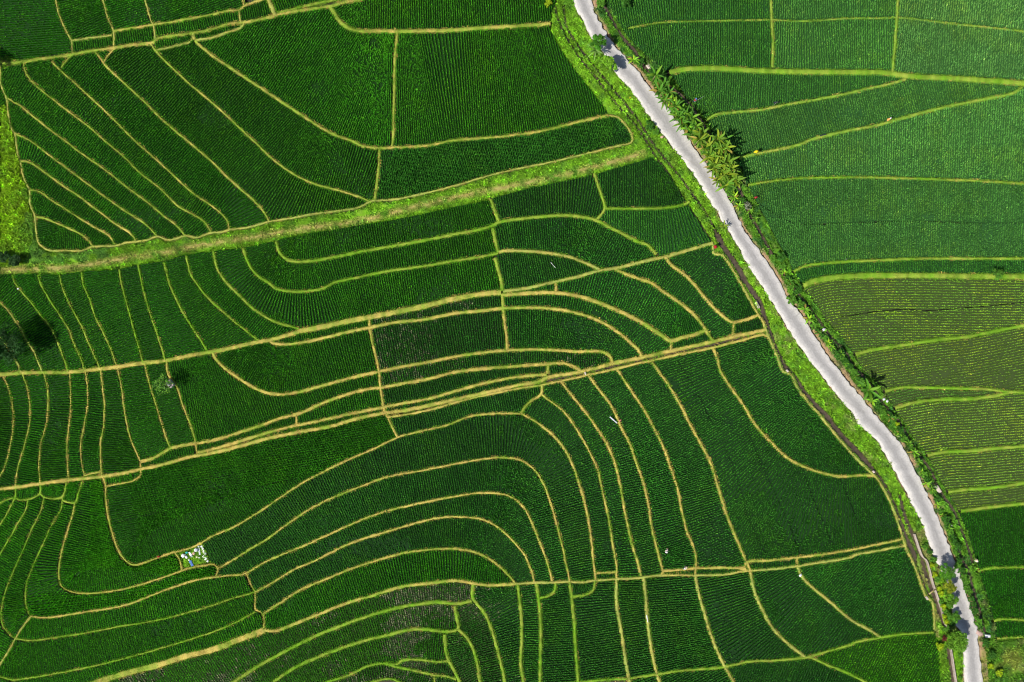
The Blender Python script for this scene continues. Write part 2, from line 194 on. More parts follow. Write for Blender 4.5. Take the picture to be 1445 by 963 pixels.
VP 0 0,157.8 9.3,145.3 16.6,182.7 20.8,188.9 24.9,216.6 29.1,229.1 33.2,249.8 41.5,268.5 42.6,289.3 48.8,303.8 50.9,324.6 55,343.3 68.5,352.6 93.4,353.6 114.2,353.6 131.8,348.4 163,346.4 176.5,343.3 192,341.2 207.6,339.1 222.1,333.9 238.8,339.1 261.6,332.9 278.2,334.9 297.9,328.7 312.5,327.7 323.9,324.6 351.9,320.4 379.9,313.1 403.8,309 445.3,301.7 486.9,296.5 507.6,292.4 523.2,284.1 534.6,283 559.5,281 600,272.7 641.5,262.3 683,249.8 724.6,239.4 776.5,229.1 828.4,216.6 869.9,206.2 890.7,201 892.7,195.2 884.4,178.5 872,166.1 859.5,163 849.1,147.4 834.6,128.7 818,108 803.5,89.3 788.9,66.4 776.5,43.6 776.5,33.2 777.5,18.7 783.7,4.2 784.8,-8.3 807.6,-8.3 813.8,12.5 824.2,31.1 834.6,51.9 851.2,74.7 869.9,103.8 890.7,126.6 899,138.1 914.5,161.9 931.1,182.7 943.6,199.9 968.5,231.1 989.3,262.3 1010,295.5 1026.6,322.5 1045.3,353.6 1061.9,382.7 1074.4,399.9 1095.2,435.3 1115.9,468.5 1136.7,499.7 1159.5,528.7 1180.3,555.7 1199,577.5 1213.5,599.9 1238.4,622.8 1257.1,654 1273.7,683 1290.3,716.3 1304.9,745.3 1317.3,782.7 1321.5,792.1 1332.9,810.8 1341.2,831.5 1341.2,852.3 1348.5,879.3 1358.8,897.9 1359.9,920.8 1360.9,970.6 1327.7,970.6 1323.5,918.7 1319.4,891.7 1315.2,852.3 1305.9,841.9 1290.3,798.3 1277.9,767.2 1273.7,757.8 1261.3,720.4 1248.8,693.4 1234.3,671.6 1226,664.4 1207.3,645.7 1186.5,622.8 1167.8,600 1159.5,588.9 1138.8,566.1 1124.2,545.3 1115.9,528.7 1105.5,524.6 1095.2,499.7 1084.8,476.8 1080.6,465.4 1076.5,454 1068.2,441.5 1057.8,422.8 1043.3,397.2 1028.7,372.3 1018.3,359.9 1008,357.8 1005.9,343.3 991.3,324.6 972.7,287.2 951.9,258.1 937.4,239.4 920.8,222.8 900,229.1 869.9,237.4 838.8,246.7 807.6,254 745.3,266.4 699.7,278.9 689.3,283 641.5,292.4 600,301.7 549.1,312.1 507.6,318.3 445.3,328.7 399.7,337 387.2,341.2 341.5,350.5 300,354.7 296.9,355.7 261.6,359.9 230.4,369.2 197.2,373.4 166.1,380.6 114.2,383.7 83,388.9 51.9,386.9 16.6,387.9 0,387.9
VP 0 832.5,-8.3 836.7,14.5 849.1,35.3 859.5,54 876.1,74.7 890.7,90.3 899,98.6 916.6,122.5 935.3,143.3 954,168.2 973.7,199.9 993.4,227 1016.3,260.2 1037,295.5 1045.3,316.3 1061.9,341.2 1082.7,370.2 1101.4,399.9 1107.6,416.6 1122.1,431.1 1142.9,462.3 1167.8,501.7 1188.6,526.6 1199,541.2 1217.7,564 1246.7,599.9 1269.6,624.9 1290.3,660.2 1306.9,693.4 1321.5,728.7 1336,759.9 1348.5,795.2 1352.6,804.5 1363,835.7 1375.4,873 1379.6,895.9 1383.8,939.5 1386.9,970.6 1452.3,970.6 1452.3,900 1427.4,901.1 1405.6,902.1 1403.5,879.3 1393.1,839.8 1381.7,806.6 1379.6,794.1 1369.2,761.9 1354.7,724.6 1338.1,695.5 1323.5,670.6 1309,643.6 1290.3,620.8 1279.9,600 1261.3,576.5 1248.8,553.6 1232.2,534.9 1217.7,522.5 1205.2,499.7 1186.5,474.7 1165.8,451.9 1145,418.7 1132.5,408.3 1128.4,395.2 1120.1,382.7 1111.8,364 1099.3,343.3 1080.6,308 1066.1,281 1053.6,260.2 1043.3,222.8 1024.6,200 1008,191 997.6,170.2 983,149.5 966.4,132.9 954,116.3 945.7,103.8 935.3,95.5 914.5,81 900,66.4 884.4,49.8 869.9,27 857.4,4.2 851.2,-8.3
VP 0 247.1,780.6 272,772.3 284.4,766.1 290.7,775.5 299,796.2 269.9,801.4 257,805.6
VP 0 0,83 12.5,78.9 20.8,83 31.1,87.2 33.2,91.3 12.5,94.5 0,99.7
"""
# one seed point and one description per rice paddy
PADDIES = [
 (41, 41, 'dark green rice paddy filling the top left corner of the photo'),
 (114, 26, 'square rice paddy on the top edge, just right of the corner paddy'),
 (172, 19, 'narrow upright rice paddy on the top edge, second from the corner paddy'),
 (226, 15, 'wide rice paddy on the top edge, third from the corner paddy'),
 (394, 7, 'thin rice wedge on the top edge above the long straw bund'),
 (518, 20, 'rice paddy on the top edge with a rounded lower left corner, left of the road'),
 (941, 66, 'large rice paddy on the top edge directly right of the road'),
 (1113, 14, 'shallow rice strip on the top edge between two upright bunds, right of the road'),
 (1420, 20, 'rice paddy in the top right corner above a thin pale line'),
 (368, 13, 'small slanted rice plot on the top edge between a double bund and short bunds'),
 (455, 96, 'large fan-shaped rice paddy left of the straight upright straw bund'),
 (302, 30, 'thin long rice strip below the topmost wide paddy, above the straw bund'),
 (1302, 66, 'rice paddy at the right edge under the thin pale line, above the broad green bund'),
 (1192, 62, 'squarish rice paddy between two upright bunds, above the broad green bund'),
 (324, 39, 'small rice sliver pinched under the straw bund near the top'),
 (703, 116, 'biggest rice paddy of the upper middle, with a diagonal side along the roadside grass'),
 (202, 49, 'small flat rice plot in the row of three under the top paddies, right one'),
 (234, 60, 'small rice sliver under a straw bund at the heads of the long slanted strips'),
 (146, 60, 'small flat rice plot in the row of three under the top paddies, left one'),
 (401, 192, 'long rice strip sweeping down beside the large fan-shaped paddy to a bund corner'),
 (208, 105, 'wide slanted rice strip ending in a point on the grass bank, upper left'),
 (145, 77, 'tiny triangular rice patch forked between straw bunds beside the torn strip'),
 (176, 151, 'slanted rice strip second in width in the upper left fan, with torn top'),
 (68, 109, 'slanted rice strip starting under the small forked bund, upper left fan'),
 (27, 122, 'slanted rice strip whose head touches the grass at the left edge, longest thin one'),
 (52, 466, 'rice strip at the left edge under the grass bank, shaded by the dark tree'),
 (998, 133, 'rice triangle right of the road just under the broad green bund'),
 (1050, 189, 'long rice wedge right of the road between two slanting bunds meeting at right'),
 (1390, 197, 'large pale green rice paddy at the right edge below the slanting bund'),
 (34, 174, 'slanted rice strip fourth from the bottom corner of the upper left fan'),
 (570, 244, 'long rice paddy along the upper side of the grass bank, pointing at the road'),
 (40, 213, 'slanted rice strip third from the bottom corner of the upper left fan'),
 (914, 258, 'rice paddy with cut corner between grass bank and roadside ditch'),
 (50, 251, 'slanted rice strip second from the bottom corner of the upper left fan'),
 (820, 277, 'rice paddy under the grass bank with slanting right side, left of the ditch corner paddy'),
 (1141, 312, 'large blue green rice paddy at the right edge with a dark furrow across it'),
 (59, 289, 'short slanted rice strip next to the rounded bottom corner plot, upper left fan'),
 (449, 346, 'long rice paddy hooked at its left end directly under the grass bank'),
 (942, 327, 'rice paddy by the roadside ditch under the flat green bund'),
 (838, 343, 'arched rice paddy under the curved green bund, centre right'),
 (73, 333, 'rounded rice plot in the bottom left corner of the upper left fan'),
 (15, 470, "narrow rice strip at the left edge running into the dark tree's shadow"),
 (376, 368, 'long bent rice strip second below the grass bank, curling at its left end'),
 (995, 381, 'rice paddy beside the roadside ditch with a slanted straw bund on its left'),
 (553, 411, 'long wide rice strip above the main straw bund, curling at its left end'),
 (307, 410, 'tapering curved rice strip ending in a point above the main straw bund'),
 (730, 381, 'lens-shaped rice paddy between two meeting bunds, centre right'),
 (303, 462, 'wide curved rice strip above the main straw bund, left of the tapering one'),
 (936, 387, 'curved rice paddy between two slanted straw bunds left of the roadside ditch paddy'),
 (1215, 444, 'striped yellow green young rice paddy at the right edge, topmost and largest of its kind'),
 (249, 471, "rice strip in the left middle fan ending above the shrine tree's bund"),
 (11, 513, 'tiny rice plot at the left edge under the dark tree'),
 (203, 461, 'narrow rice strip in the left middle fan, directly above the tree with the shrine'),
 (146, 406, 'wide rice strip with pale bare lower corner in the left middle fan'),
 (920, 432, 'rice paddy fanning between two curved straw bunds, centre right'),
 (102, 400, 'narrow rice strip left of the wide one with the bare corner, left middle fan'),
 (40, 402, "rice strip whose middle lies beside the dark tree's shadow, left middle fan"),
 (72, 401, 'narrow rice strip between the shadow strip and the next, left middle fan'),
 (779, 405, 'tiny rice wedge where the main straw bund splits, centre'),
 (911, 481, 'outer arched rice strip under the thick straw arch, centre right'),
 (688, 426, 'thin rice strip under the thick main straw bund, centre'),
 (742, 464, 'wide arched rice paddy inside two straw arches, centre right'),
 (581, 484, 'greyish rice paddy with bare streaks between upright straw bunds, centre'),
 (1403, 509, 'striped yellow green young rice paddy at the right edge, second from top'),
 (1067, 457, 'small rice plot against the roadside ditch just above the brown middle ditch'),
 (460, 469, 'thin pointed rice strip under the main straw bund, left of centre'),
 (994, 475, 'thin rice sliver above the brown middle ditch, by a slanted straw bund'),
 (1110, 590, 'rice paddy by the road with a curved straw bund on its lower left side'),
 (379, 517, 'boat-shaped rice paddy with a rounded bottom, left of centre'),
 (1098, 713, 'largest rice paddy of the lower right, crossed by dark furrows'),
 (820, 510, 'thin rice strip ending rounded above the brown middle ditch'),
 (309, 566, 'large rice paddy with pale rows beside the tree with the shrine'),
 (998, 739, 'long slanted rice strip left of the large furrowed paddy'),
 (244, 586, 'rice strip partly under the crown of the tree with the shrine'),
 (784, 521, 'small rounded rice plot at the head of the brown middle ditch'),
 (203, 595, 'wide rice strip directly left of the tree with the shrine'),
 (646, 538, 'thin rice strip below a straw bund pointing at the brown middle ditch'),
 (168, 640, 'curved rice strip second to the left of the tree with the shrine'),
 (951, 768, 'long slanted rice strip where a person in pale clothes stands'),
 (128, 628, 'narrow rice strip with a straw bund across its foot, left edge group'),
 (112, 552, 'narrow rice strip fifth from the left edge, between wavy straw bunds'),
 (40, 662, 'curved rice strip second from the left edge below the main straw bund'),
 (75, 651, 'curved rice strip fourth from the left edge below the main straw bund'),
 (23, 542, 'curved rice strip at the left edge below the main straw bund'),
 (719, 540, 'very thin rice sliver just above the double straw bund, centre'),
 (8, 575, 'rice strip touching the left edge below the main straw bund'),
 (827, 555, 'long rice strip with yellowish rows and a white sheet lying in it'),
 (787, 556, 'long rice strip left of the one with the white sheet'),
 (732, 565, 'short wide rice paddy under the double straw bund, centre'),
 (1270, 560, 'thin young rice wedge between two bright green bunds, right side'),
 (522, 563, 'lens-shaped rice plot above the double straw bund, left of centre'),
 (1410, 595, 'striped bright yellow green young rice paddy at the right edge, third from top'),
 (775, 587, 'long curved rice strip starting at the forked bund below the brown middle ditch'),
 (471, 595, 'very thin rice sliver between the double straw bunds, left of centre'),
 (761, 634, 'longest arched rice strip, outermost of the lower nested arches'),
 (222, 723, 'large rice paddy with a pale footpath line across it, above the sack clearing'),
 (410, 594, "thin rice wedge between two straw bunds, pointing left towards the shrine tree's field"),
 (1408, 660, 'striped green young rice paddy at the right edge, fourth from top'),
 (254, 639, "small rice wedge above the long straw bund, below the shrine tree's strips"),
 (733, 679, 'second of the lower nested arched rice strips, counted from outside'),
 (185, 673, 'small rounded rice plot hanging below the long straw bund at left'),
 (1369, 705, 'striped green young rice strip at the right edge, lowest and narrowest of its kind'),
 (130, 792, 'rice paddy wrapping round the large footpath paddy, left of the sack clearing'),
 (103, 689, 'small rice plot under the long straw bund with slanted sides, fourth from left'),
 (80, 692, 'small rice plot under the long straw bund at left, third from the edge'),
 (46, 694, 'small rice plot under the long straw bund at left, second from the edge'),
 (7, 698, 'small rice plot under the long straw bund at the left edge'),
 (716, 727, 'third of the lower nested arched rice strips, counted from outside'),
 (20, 773, 'long rice strip along the left edge, lower left corner fan'),
 (26, 716, 'short rice strip at the left edge, upper end of the lower left fan'),
 (22, 868, 'curved rice strip between dark edges bending into the lower left fork'),
 (7, 715, 'tiny rice strip at the left edge below the small plots'),
 (1406, 757, 'dark green rice paddy at the right edge below the young striped rice'),
 (67, 840, 'L-shaped rice strip bending round the lower left corner, inner one'),
 (689, 762, 'fourth of the lower nested arched rice strips, counted from outside'),
 (1138, 791, 'thin rice strip between two parallel bunds, lower right'),
 (1242, 838, 'rice paddy by the road between curved straw bund and dark wall ditch, lower right'),
 (629, 797, 'innermost of the lower nested arched rice strips'),
 (1112, 794, 'short thin rice strip between parallel bunds left of a small cross bund'),
 (1133, 870, 'rice paddy below the small cross bund, widening downwards, lower right'),
 (1416, 830, 'rice paddy at the right edge with a dark line, lower right corner'),
 (1014, 806, 'very thin rice sliver above the lower long bund, left of the dry patch'),
 (972, 807, 'very thin rice sliver beside the person in white and turquoise'),
 (1047, 891, 'rice paddy with two curved pale bunds as its sides, lower right of centre'),
 (850, 813, 'tiny rice rectangle enclosed by short straw bunds, lower centre'),
 (959, 894, 'upright rice paddy between pale bunds, third from the small corner plots'),
 (890, 837, 'upright narrow rice paddy left of a pale bund with a white strip on it'),
 (847, 922, 'upright wide rice paddy below the right small corner plot, lower centre'),
 (328, 936, 'rice strip directly under the broad dry straw bank, bottom left'),
 (788, 927, 'upright rice paddy between two green bunds, below the left small corner plot'),
 (814, 831, 'right one of two small rounded corner plots, lower centre'),
 (769, 832, 'left one of two small rounded corner plots, lower centre'),
 (745, 836, 'narrowest upright rice strip, left of the left small corner plot'),
 (704, 854, 'upright rice paddy with fanning rows, lower centre'),
 (670, 885, 'curved rice strip inside the fanning paddy, lower centre'),
 (620, 871, 'sparse rice strip with grey bare streaks under the straw bund, bottom middle'),
 (288, 837, 'rice strip below the sack clearing, upper of three long parallel ones'),
 (1415, 887, 'small dark rice plot at the right edge, last before the wild grass'),
 (558, 916, 'sparse rice strip with the largest grey bare patch, bottom middle'),
 (649, 919, 'narrow curved rice strip by the end of the sparse strips, bottom'),
 (1289, 929, 'bright fresh green rice paddy by the road at the bottom right'),
 (32, 931, 'long rice strip directly above the broad dry straw bank, lower left'),
 (1141, 946, 'rice paddy on the bottom edge, pointed at right under the bright green one'),
 (618, 944, 'small lens-shaped rice plot on the bottom, bottom middle'),
 (533, 949, 'small rice strip on the bottom edge curving over a rounded bund'),
 (1016, 953, 'rice plot on the bottom edge between two pale bunds, lower right'),
 (359, 878, 'rice strip of the lower left, middle of three long parallel ones'),
 (918, 959, 'tiny rice wedge on the bottom edge left of a pale bund'),
 (618, 959, 'tiny rice wedge on the bottom edge under the small lens-shaped plot'),
 (1215, 380, 'thin dark green rice strip between two bright green bunds above the striped young rice'),
 (81, 88, 'tiny rice wedge where two straw bunds fork at the top of the left fan'),
]
# ------------------------------------------------------------------ survey lines
LINES = []
for l in SURVEY.strip().split('\n'):
    f = l.split()
    LINES.append((f[0], float(f[1]), np.array([tuple(map(float, p.split(','))) for p in f[2:]])))

def extend(P):
    def ext(a, b):
        d = b-a; d = d/np.linalg.norm(d); return (b+d*(MG*2.6))[None]
    def edge(p): return p[0] < 3 or p[0] > 1442 or p[1] < 3 or p[1] > 960
    if edge(P[0]): P = np.concatenate([ext(P[1], P[0]), P])
    if edge(P[-1]): P = np.concatenate([P, ext(P[-2], P[-1])])
    return P

def smooth(P, step=1.0):
    n = len(P)
    if n < 3:
        k = max(2, int(np.linalg.norm(P[-1]-P[0])/step)); t = np.linspace(0, 1, k)[:, None]
        return P[0]*(1-t)+P[-1]*t
    out = []
    for i in range(n-1):
        p0 = P[i-1] if i > 0 else 2*P[0]-P[1]; p1 = P[i]; p2 = P[i+1]; p3 = P[i+2] if i+2 < n else 2*P[-1]-P[-2]
        d0, d1, d2 = [max(np.linalg.norm(v), 1e-3)**.5 for v in (p1-p0, p2-p1, p3-p2)]
        m1 = (p2-p1) + d1*((p1-p0)/d0-(p2-p0)/(d0+d1))
        m2 = (p2-p1) + d1*((p3-p2)/d2-(p3-p1)/(d1+d2))
        k = max(1, int(round(np.linalg.norm(p2-p1)/step))); t = (np.arange(k)/k)[:, None]
        out.append((2*t**3-3*t**2+1)*p1+(t**3-2*t**2+t)*m1+(-2*t**3+3*t**2)*p2+(t**3-t**2)*m2)
    out.append(P[-1:])
    return np.concatenate(out)

def stamp(mask, C, r, val=1):
    R = int(np.ceil(r))+1
    for dy in range(-R, R+1):
        for dx in range(-R, R+1):
            xi = np.round(C[:, 0]).astype(int)+dx; yi = np.round(C[:, 1]).astype(int)+dy
            ok = ((xi-C[:, 0])**2+(yi-C[:, 1])**2 <= r*r) & (xi+MG >= 0) & (xi+MG < MW) & (yi+MG >= 0) & (yi+MG < MH)
            mask[yi[ok]+MG, xi[ok]+MG] = val

def polyfill(mask, P, val=1):
    x, y = P[:, 0], P[:, 1]; x2, y2 = np.roll(x, -1), np.roll(y, -1)
    for r in range(MH):
        yy = r-MG+.13
        k = (y <= yy) != (y2 <= yy)
        xs = np.sort(x[k]+(yy-y[k])/(y2[k]-y[k])*(x2[k]-x[k]))
        for a, b in zip(xs[::2], xs[1::2]):
            a = max(0, int(np.ceil(a))+MG); b = min(MW-1, int(np.floor(b))+MG)
            if b >= a: mask[r, a:b+1] = val

def components(free):
    par = [0]
    def find(a):
        while par[a] != a: par[a] = par[par[a]]; a = par[a]
        return a
    lab = np.zeros(free.shape, int); prev = []
    for r in range(free.shape[0]):
        d = np.diff(np.concatenate([[0], free[r].astype(int), [0]]))
        cur = []
        for s, e in zip(np.where(d == 1)[0], np.where(d == -1)[0]):
            l = 0
            for ps, pe, pl in prev:
                if ps < e and pe > s:
                    pl = find(pl)
                    if l == 0: l = pl
                    elif l != pl: par[pl] = l
            if l == 0: par.append(len(par)); l = len(par)-1
            cur.append((s, e, l)); lab[r, s:e] = l
        prev = cur
    lab = np.array([find(i) for i in range(len(par))])[lab]
    u, inv, c = np.unique(lab, return_inverse=True, return_counts=True)
    return inv.reshape(lab.shape), c

def vnoise(x, y, scale, seed):
    g = np.random.default_rng(seed).random((257, 257))
    u = np.asarray(x)/scale+500.3; v = np.asarray(y)/scale+500.7
    iu = np.floor(u).astype(int); iv = np.floor(v).astype(int); fu = u-iu; fv = v-iv
    fu = fu*fu*(3-2*fu); fv = fv*fv*(3-2*fv); iu %= 256; iv %= 256
    return (g[iv, iu]*(1-fu)+g[iv, iu+1]*fu)*(1-fv)+(g[iv+1, iu]*(1-fu)+g[iv+1, iu+1]*fu)*fv
def fbm(x, y, scale, seed):
    return vnoise(x, y, scale, seed)*.5+vnoise(x, y, scale*.48, seed+1)*.3+vnoise(x, y, scale*.22, seed+2)*.2

# ------------------------------------------------------------------ materials
def nodes(name):
    m = bpy.data.materials.new(name); m.use_nodes = True
    nt = m.node_tree; nt.nodes.clear()
    out = nt.nodes.new('ShaderNodeOutputMaterial')
    return m, nt, out
def pbsdf(nt, rough=.8, spec=.3):
    b = nt.nodes.new('ShaderNodeBsdfPrincipled')
    b.inputs['Roughness'].default_value = rough; b.inputs['Specular IOR Level'].default_value = spec
    return b
def noise_ramp(nt, scale, stops, detail=6, rough=.6, coord='Object', vec=None):
    n = nt.nodes.new('ShaderNodeTexNoise'); n.inputs['Scale'].default_value = scale
    n.inputs['Detail'].default_value = detail; n.inputs['Roughness'].default_value = rough
    if vec is None:
        g = nt.nodes.new('ShaderNodeNewGeometry'); vec = g.outputs['Position']
    nt.links.new(vec, n.inputs['Vector'])
    r = nt.nodes.new('ShaderNodeValToRGB'); e = r.color_ramp.elements
    e[0].position, e[0].color = stops[0][0], (*stops[0][1], 1)
    e[1].position, e[1].color = stops[-1][0], (*stops[-1][1], 1)
    for p, c in stops[1:-1]:
        k = e.new(p); k.color = (*c, 1)
    nt.links.new(n.outputs['Fac'], r.inputs['Fac'])
    return n, r
def mix(nt, a, b, fac, blend='MIX'):
    x = nt.nodes.new('ShaderNodeMix'); x.data_type = 'RGBA'; x.blend_type = blend
    if isinstance(fac, (int, float)): x.inputs['Factor'].default_value = fac
    else: nt.links.new(fac, x.inputs['Factor'])
    nt.links.new(a, x.inputs['A']); nt.links.new(b, x.inputs['B'])
    return x.outputs['Result']
def bump(nt, b, h, strength=.5, dist=.05):
    k = nt.nodes.new('ShaderNodeBump'); k.inputs['Strength'].default_value = strength; k.inputs['Distance'].default_value = dist
    nt.links.new(h, k.inputs['Height']); nt.links.new(k.outputs['Normal'], b.inputs['Normal'])

def leaf_material(name, rough=.5, spec=.3, trans=.3):
    m, nt, out = nodes(name)
    a = nt.nodes.new('ShaderNodeAttribute'); a.attribute_name = 'col'
    b = pbsdf(nt, rough, spec); nt.links.new(a.outputs['Color'], b.inputs['Base Color'])
    t = nt.nodes.new('ShaderNodeBsdfTranslucent')
    hs = nt.nodes.new('ShaderNodeMix'); hs.data_type = 'RGBA'; hs.blend_type = 'MULTIPLY'; hs.inputs['Factor'].default_value = 1
    nt.links.new(a.outputs['Color'], hs.inputs['A']); hs.inputs['B'].default_value = (1.3, 1.25, .5, 1)
    nt.links.new(hs.outputs['Result'], t.inputs['Color'])
    s = nt.nodes.new('ShaderNodeMixShader'); s.inputs['Fac'].default_value = trans
    nt.links.new(b.outputs[0], s.inputs[1]); nt.links.new(t.outputs[0], s.inputs[2]); nt.links.new(s.outputs[0], out.inputs[0])
    return m
def attr_material(name, rough=.9, nscale=9, amount=.5, bstr=.6):
    m, nt, out = nodes(name)
    a = nt.nodes.new('ShaderNodeAttribute'); a.attribute_name = 'col'
    n, r = noise_ramp(nt, nscale, [(.3, (.45, .45, .45)), (.7, (1.35, 1.35, 1.3))], 8, .75)
    c = mix(nt, a.outputs['Color'], r.outputs['Color'], amount, 'MULTIPLY')
    b = pbsdf(nt, rough, .2); nt.links.new(c, b.inputs['Base Color']); bump(nt, b, n.outputs['Fac'], bstr, .08)
    nt.links.new(b.outputs[0], out.inputs[0]); return m
def plain(name, col, rough=.7, spec=.3, nscale=14, var=.35):
    m, nt, out = nodes(name)
    lo = tuple(c*(1-var) for c in col); hi = tuple(min(1, c*(1+var*.6)) for c in col)
    tc = nt.nodes.new('ShaderNodeTexCoord')
    n, r = noise_ramp(nt, nscale, [(.3, lo), (.7, hi)], vec=tc.outputs['Object'])
    b = pbsdf(nt, rough, spec); nt.links.new(r.outputs['Color'], b.inputs['Base Color']); bump(nt, b, n.outputs['Fac'], .3, .02)
    nt.links.new(b.outputs[0], out.inputs[0]); return m

LEAF = leaf_material('rice_leaf', .6, .12, .25)
GRASS = leaf_material('grass_leaf', .6, .25, .3)
BROAD = leaf_material('broad_leaf', .55, .18, .25)
BED = attr_material('paddy_bed', .95, 5, .5, .4)
BANK = attr_material('bank_soil_and_turf', .95, 7, .65, .8)

def concrete_road():
    m, nt, out = nodes('worn_concrete')
    uv = nt.nodes.new('ShaderNodeUVMap'); uv.uv_map = 'uv'
    sep = nt.nodes.new('ShaderNodeSeparateXYZ'); nt.links.new(uv.outputs[0], sep.inputs[0])
    def ma(op, a, b=None):
        k = nt.nodes.new('ShaderNodeMath'); k.operation = op
        for i, v in enumerate((a, b)):
            if v is None: continue
            if isinstance(v, (int, float)): k.inputs[i].default_value = v
            else: nt.links.new(v, k.inputs[i])
        return k.outputs[0]
    # distance of a point from the worn middle of the carriageway, broken up by noise
    n1, r1 = noise_ramp(nt, .55, [(.3, (.0, 0, 0)), (.7, (1, 1, 1))], 5, .6)
    ed = ma('ABSOLUTE', ma('SUBTRACT', sep.outputs['X'], .48))
    ed = ma('ADD', ed, ma('MULTIPLY', ma('SUBTRACT', n1.outputs['Fac'], .5), .28))
    rp = nt.nodes.new('ShaderNodeValToRGB'); e = rp.color_ramp.elements
    e[0].position, e[0].color = .08, (.37, .36, .355, 1); e[1].position, e[1].color = .40, (.67, .645, .61, 1)
    k = e.new(.24); k.color = (.50, .485, .475, 1)
    nt.links.new(ed, rp.inputs['Fac'])
    # streaks along the driving direction
    mp = nt.nodes.new('ShaderNodeMapping'); mp.inputs['Scale'].default_value = (9, .35, 1); nt.links.new(uv.outputs[0], mp.inputs['Vector'])
    n2, r2 = noise_ramp(nt, 1.0, [(.3, (.80, .80, .80)), (.65, (1.04, 1.03, 1.02))], 6, .7, vec=mp.outputs[0])
    n3, r3 = noise_ramp(nt, 3.5, [(.32, (.72, .71, .70)), (.6, (1.04, 1.04, 1.04))], 8, .75)
    c = mix(nt, rp.outputs[0], r2.outputs[0], .8, 'MULTIPLY'); c = mix(nt, c, r3.outputs[0], .8, 'MULTIPLY')
    # slab joints every four metres and cracks
    fr = ma('ABSOLUTE', ma('SUBTRACT', ma('FRACT', ma('DIVIDE', sep.outputs['Y'], 4.0)), .5))
    jn = ma('GREATER_THAN', fr, .490)
    vo = nt.nodes.new('ShaderNodeTexVoronoi'); vo.feature = 'DISTANCE_TO_EDGE'; vo.inputs['Scale'].default_value = .22
    g = nt.nodes.new('ShaderNodeNewGeometry'); nt.links.new(g.outputs['Position'], vo.inputs['Vector'])
    cr = ma('LESS_THAN', vo.outputs['Distance'], .008)
    dk = nt.nodes.new('ShaderNodeRGB'); dk.outputs[0].default_value = (.33, .31, .29, 1)
    c = mix(nt, c, dk.outputs[0], ma('MULTIPLY', ma('MAXIMUM', jn, cr), .4))
    b = pbsdf(nt, .9, .2); nt.links.new(c, b.inputs['Base Color']); bump(nt, b, n3.outputs['Fac'], .25, .02)
    nt.links.new(b.outputs[0], out.inputs[0]); return m
ROAD = concrete_road()
CONC = plain('pale_concrete', (.62, .52, .46), .9, .2, 5)
WALLC = plain('weathered_concrete', (.44, .37, .31), .9, .2, 4, .45)
STONE = plain('grey_stone', (.42, .40, .40), .9, .2, 9, .5)
BARK = plain('bark', (.16, .12, .08), .95, .1, 12, .5)
STEM = plain('banana_stem', (.22, .24, .08), .7, .3, 8, .5)
SKIN = plain('skin', (.30, .16, .09), .6, .3)
BAMBOO = plain('bamboo', (.46, .38, .16), .6, .3, 10)
GREYWOOD = plain('weathered_wood', (.40, .38, .34), .85, .2, 12)
def cloth(name, c): return plain(name, c, .85, .15, 18, .22)
WHITEC, PINKC, REDC, YELC, ORAC, TEALC, BLUEC, NAVYC, STRAWC, DARKC, TANC, GREYC = [cloth(n, c) for n, c in (
    ('white_cloth', (.82, .82, .83)), ('pale_pink_cloth', (.72, .58, .52)), ('red_cloth', (.36, .025, .03)), ('yellow_cloth', (.85, .66, .02)),
    ('orange_cloth', (.85, .42, .10)), ('turquoise_cloth', (.05, .55, .45)), ('blue_cloth', (.10, .20, .55)), ('navy_cloth', (.04, .05, .14)),
    ('straw_weave', (.70, .58, .36)), ('dark_plastic', (.03, .035, .05)), ('tan_card', (.60, .42, .28)), ('light_grey_plastic', (.58, .62, .66)))]

def water_material():
    m, nt, out = nodes('muddy_water')
    n, r = noise_ramp(nt, 1.6, [(.3, (.035, .026, .018)), (.65, (.12, .09, .06))], 7, .7)
    b = pbsdf(nt, .28, .5); nt.links.new(r.outputs[0], b.inputs['Base Color']); bump(nt, b, n.outputs['Fac'], .15, .02)
    nt.links.new(b.outputs[0], out.inputs[0]); return m
WATER = water_material()
def ground_material():
    m, nt, out = nodes('wet_earth')
    n, r = noise_ramp(nt, 2.0, [(.3, (.014, .014, .008)), (.7, (.045, .042, .022))], 8, .7)
    b = pbsdf(nt, .7, .3); nt.links.new(r.outputs[0], b.inputs['Base Color']); bump(nt, b, n.outputs['Fac'], .6, .06)
    nt.links.new(b.outputs[0], out.inputs[0]); return m
GROUND = ground_material()

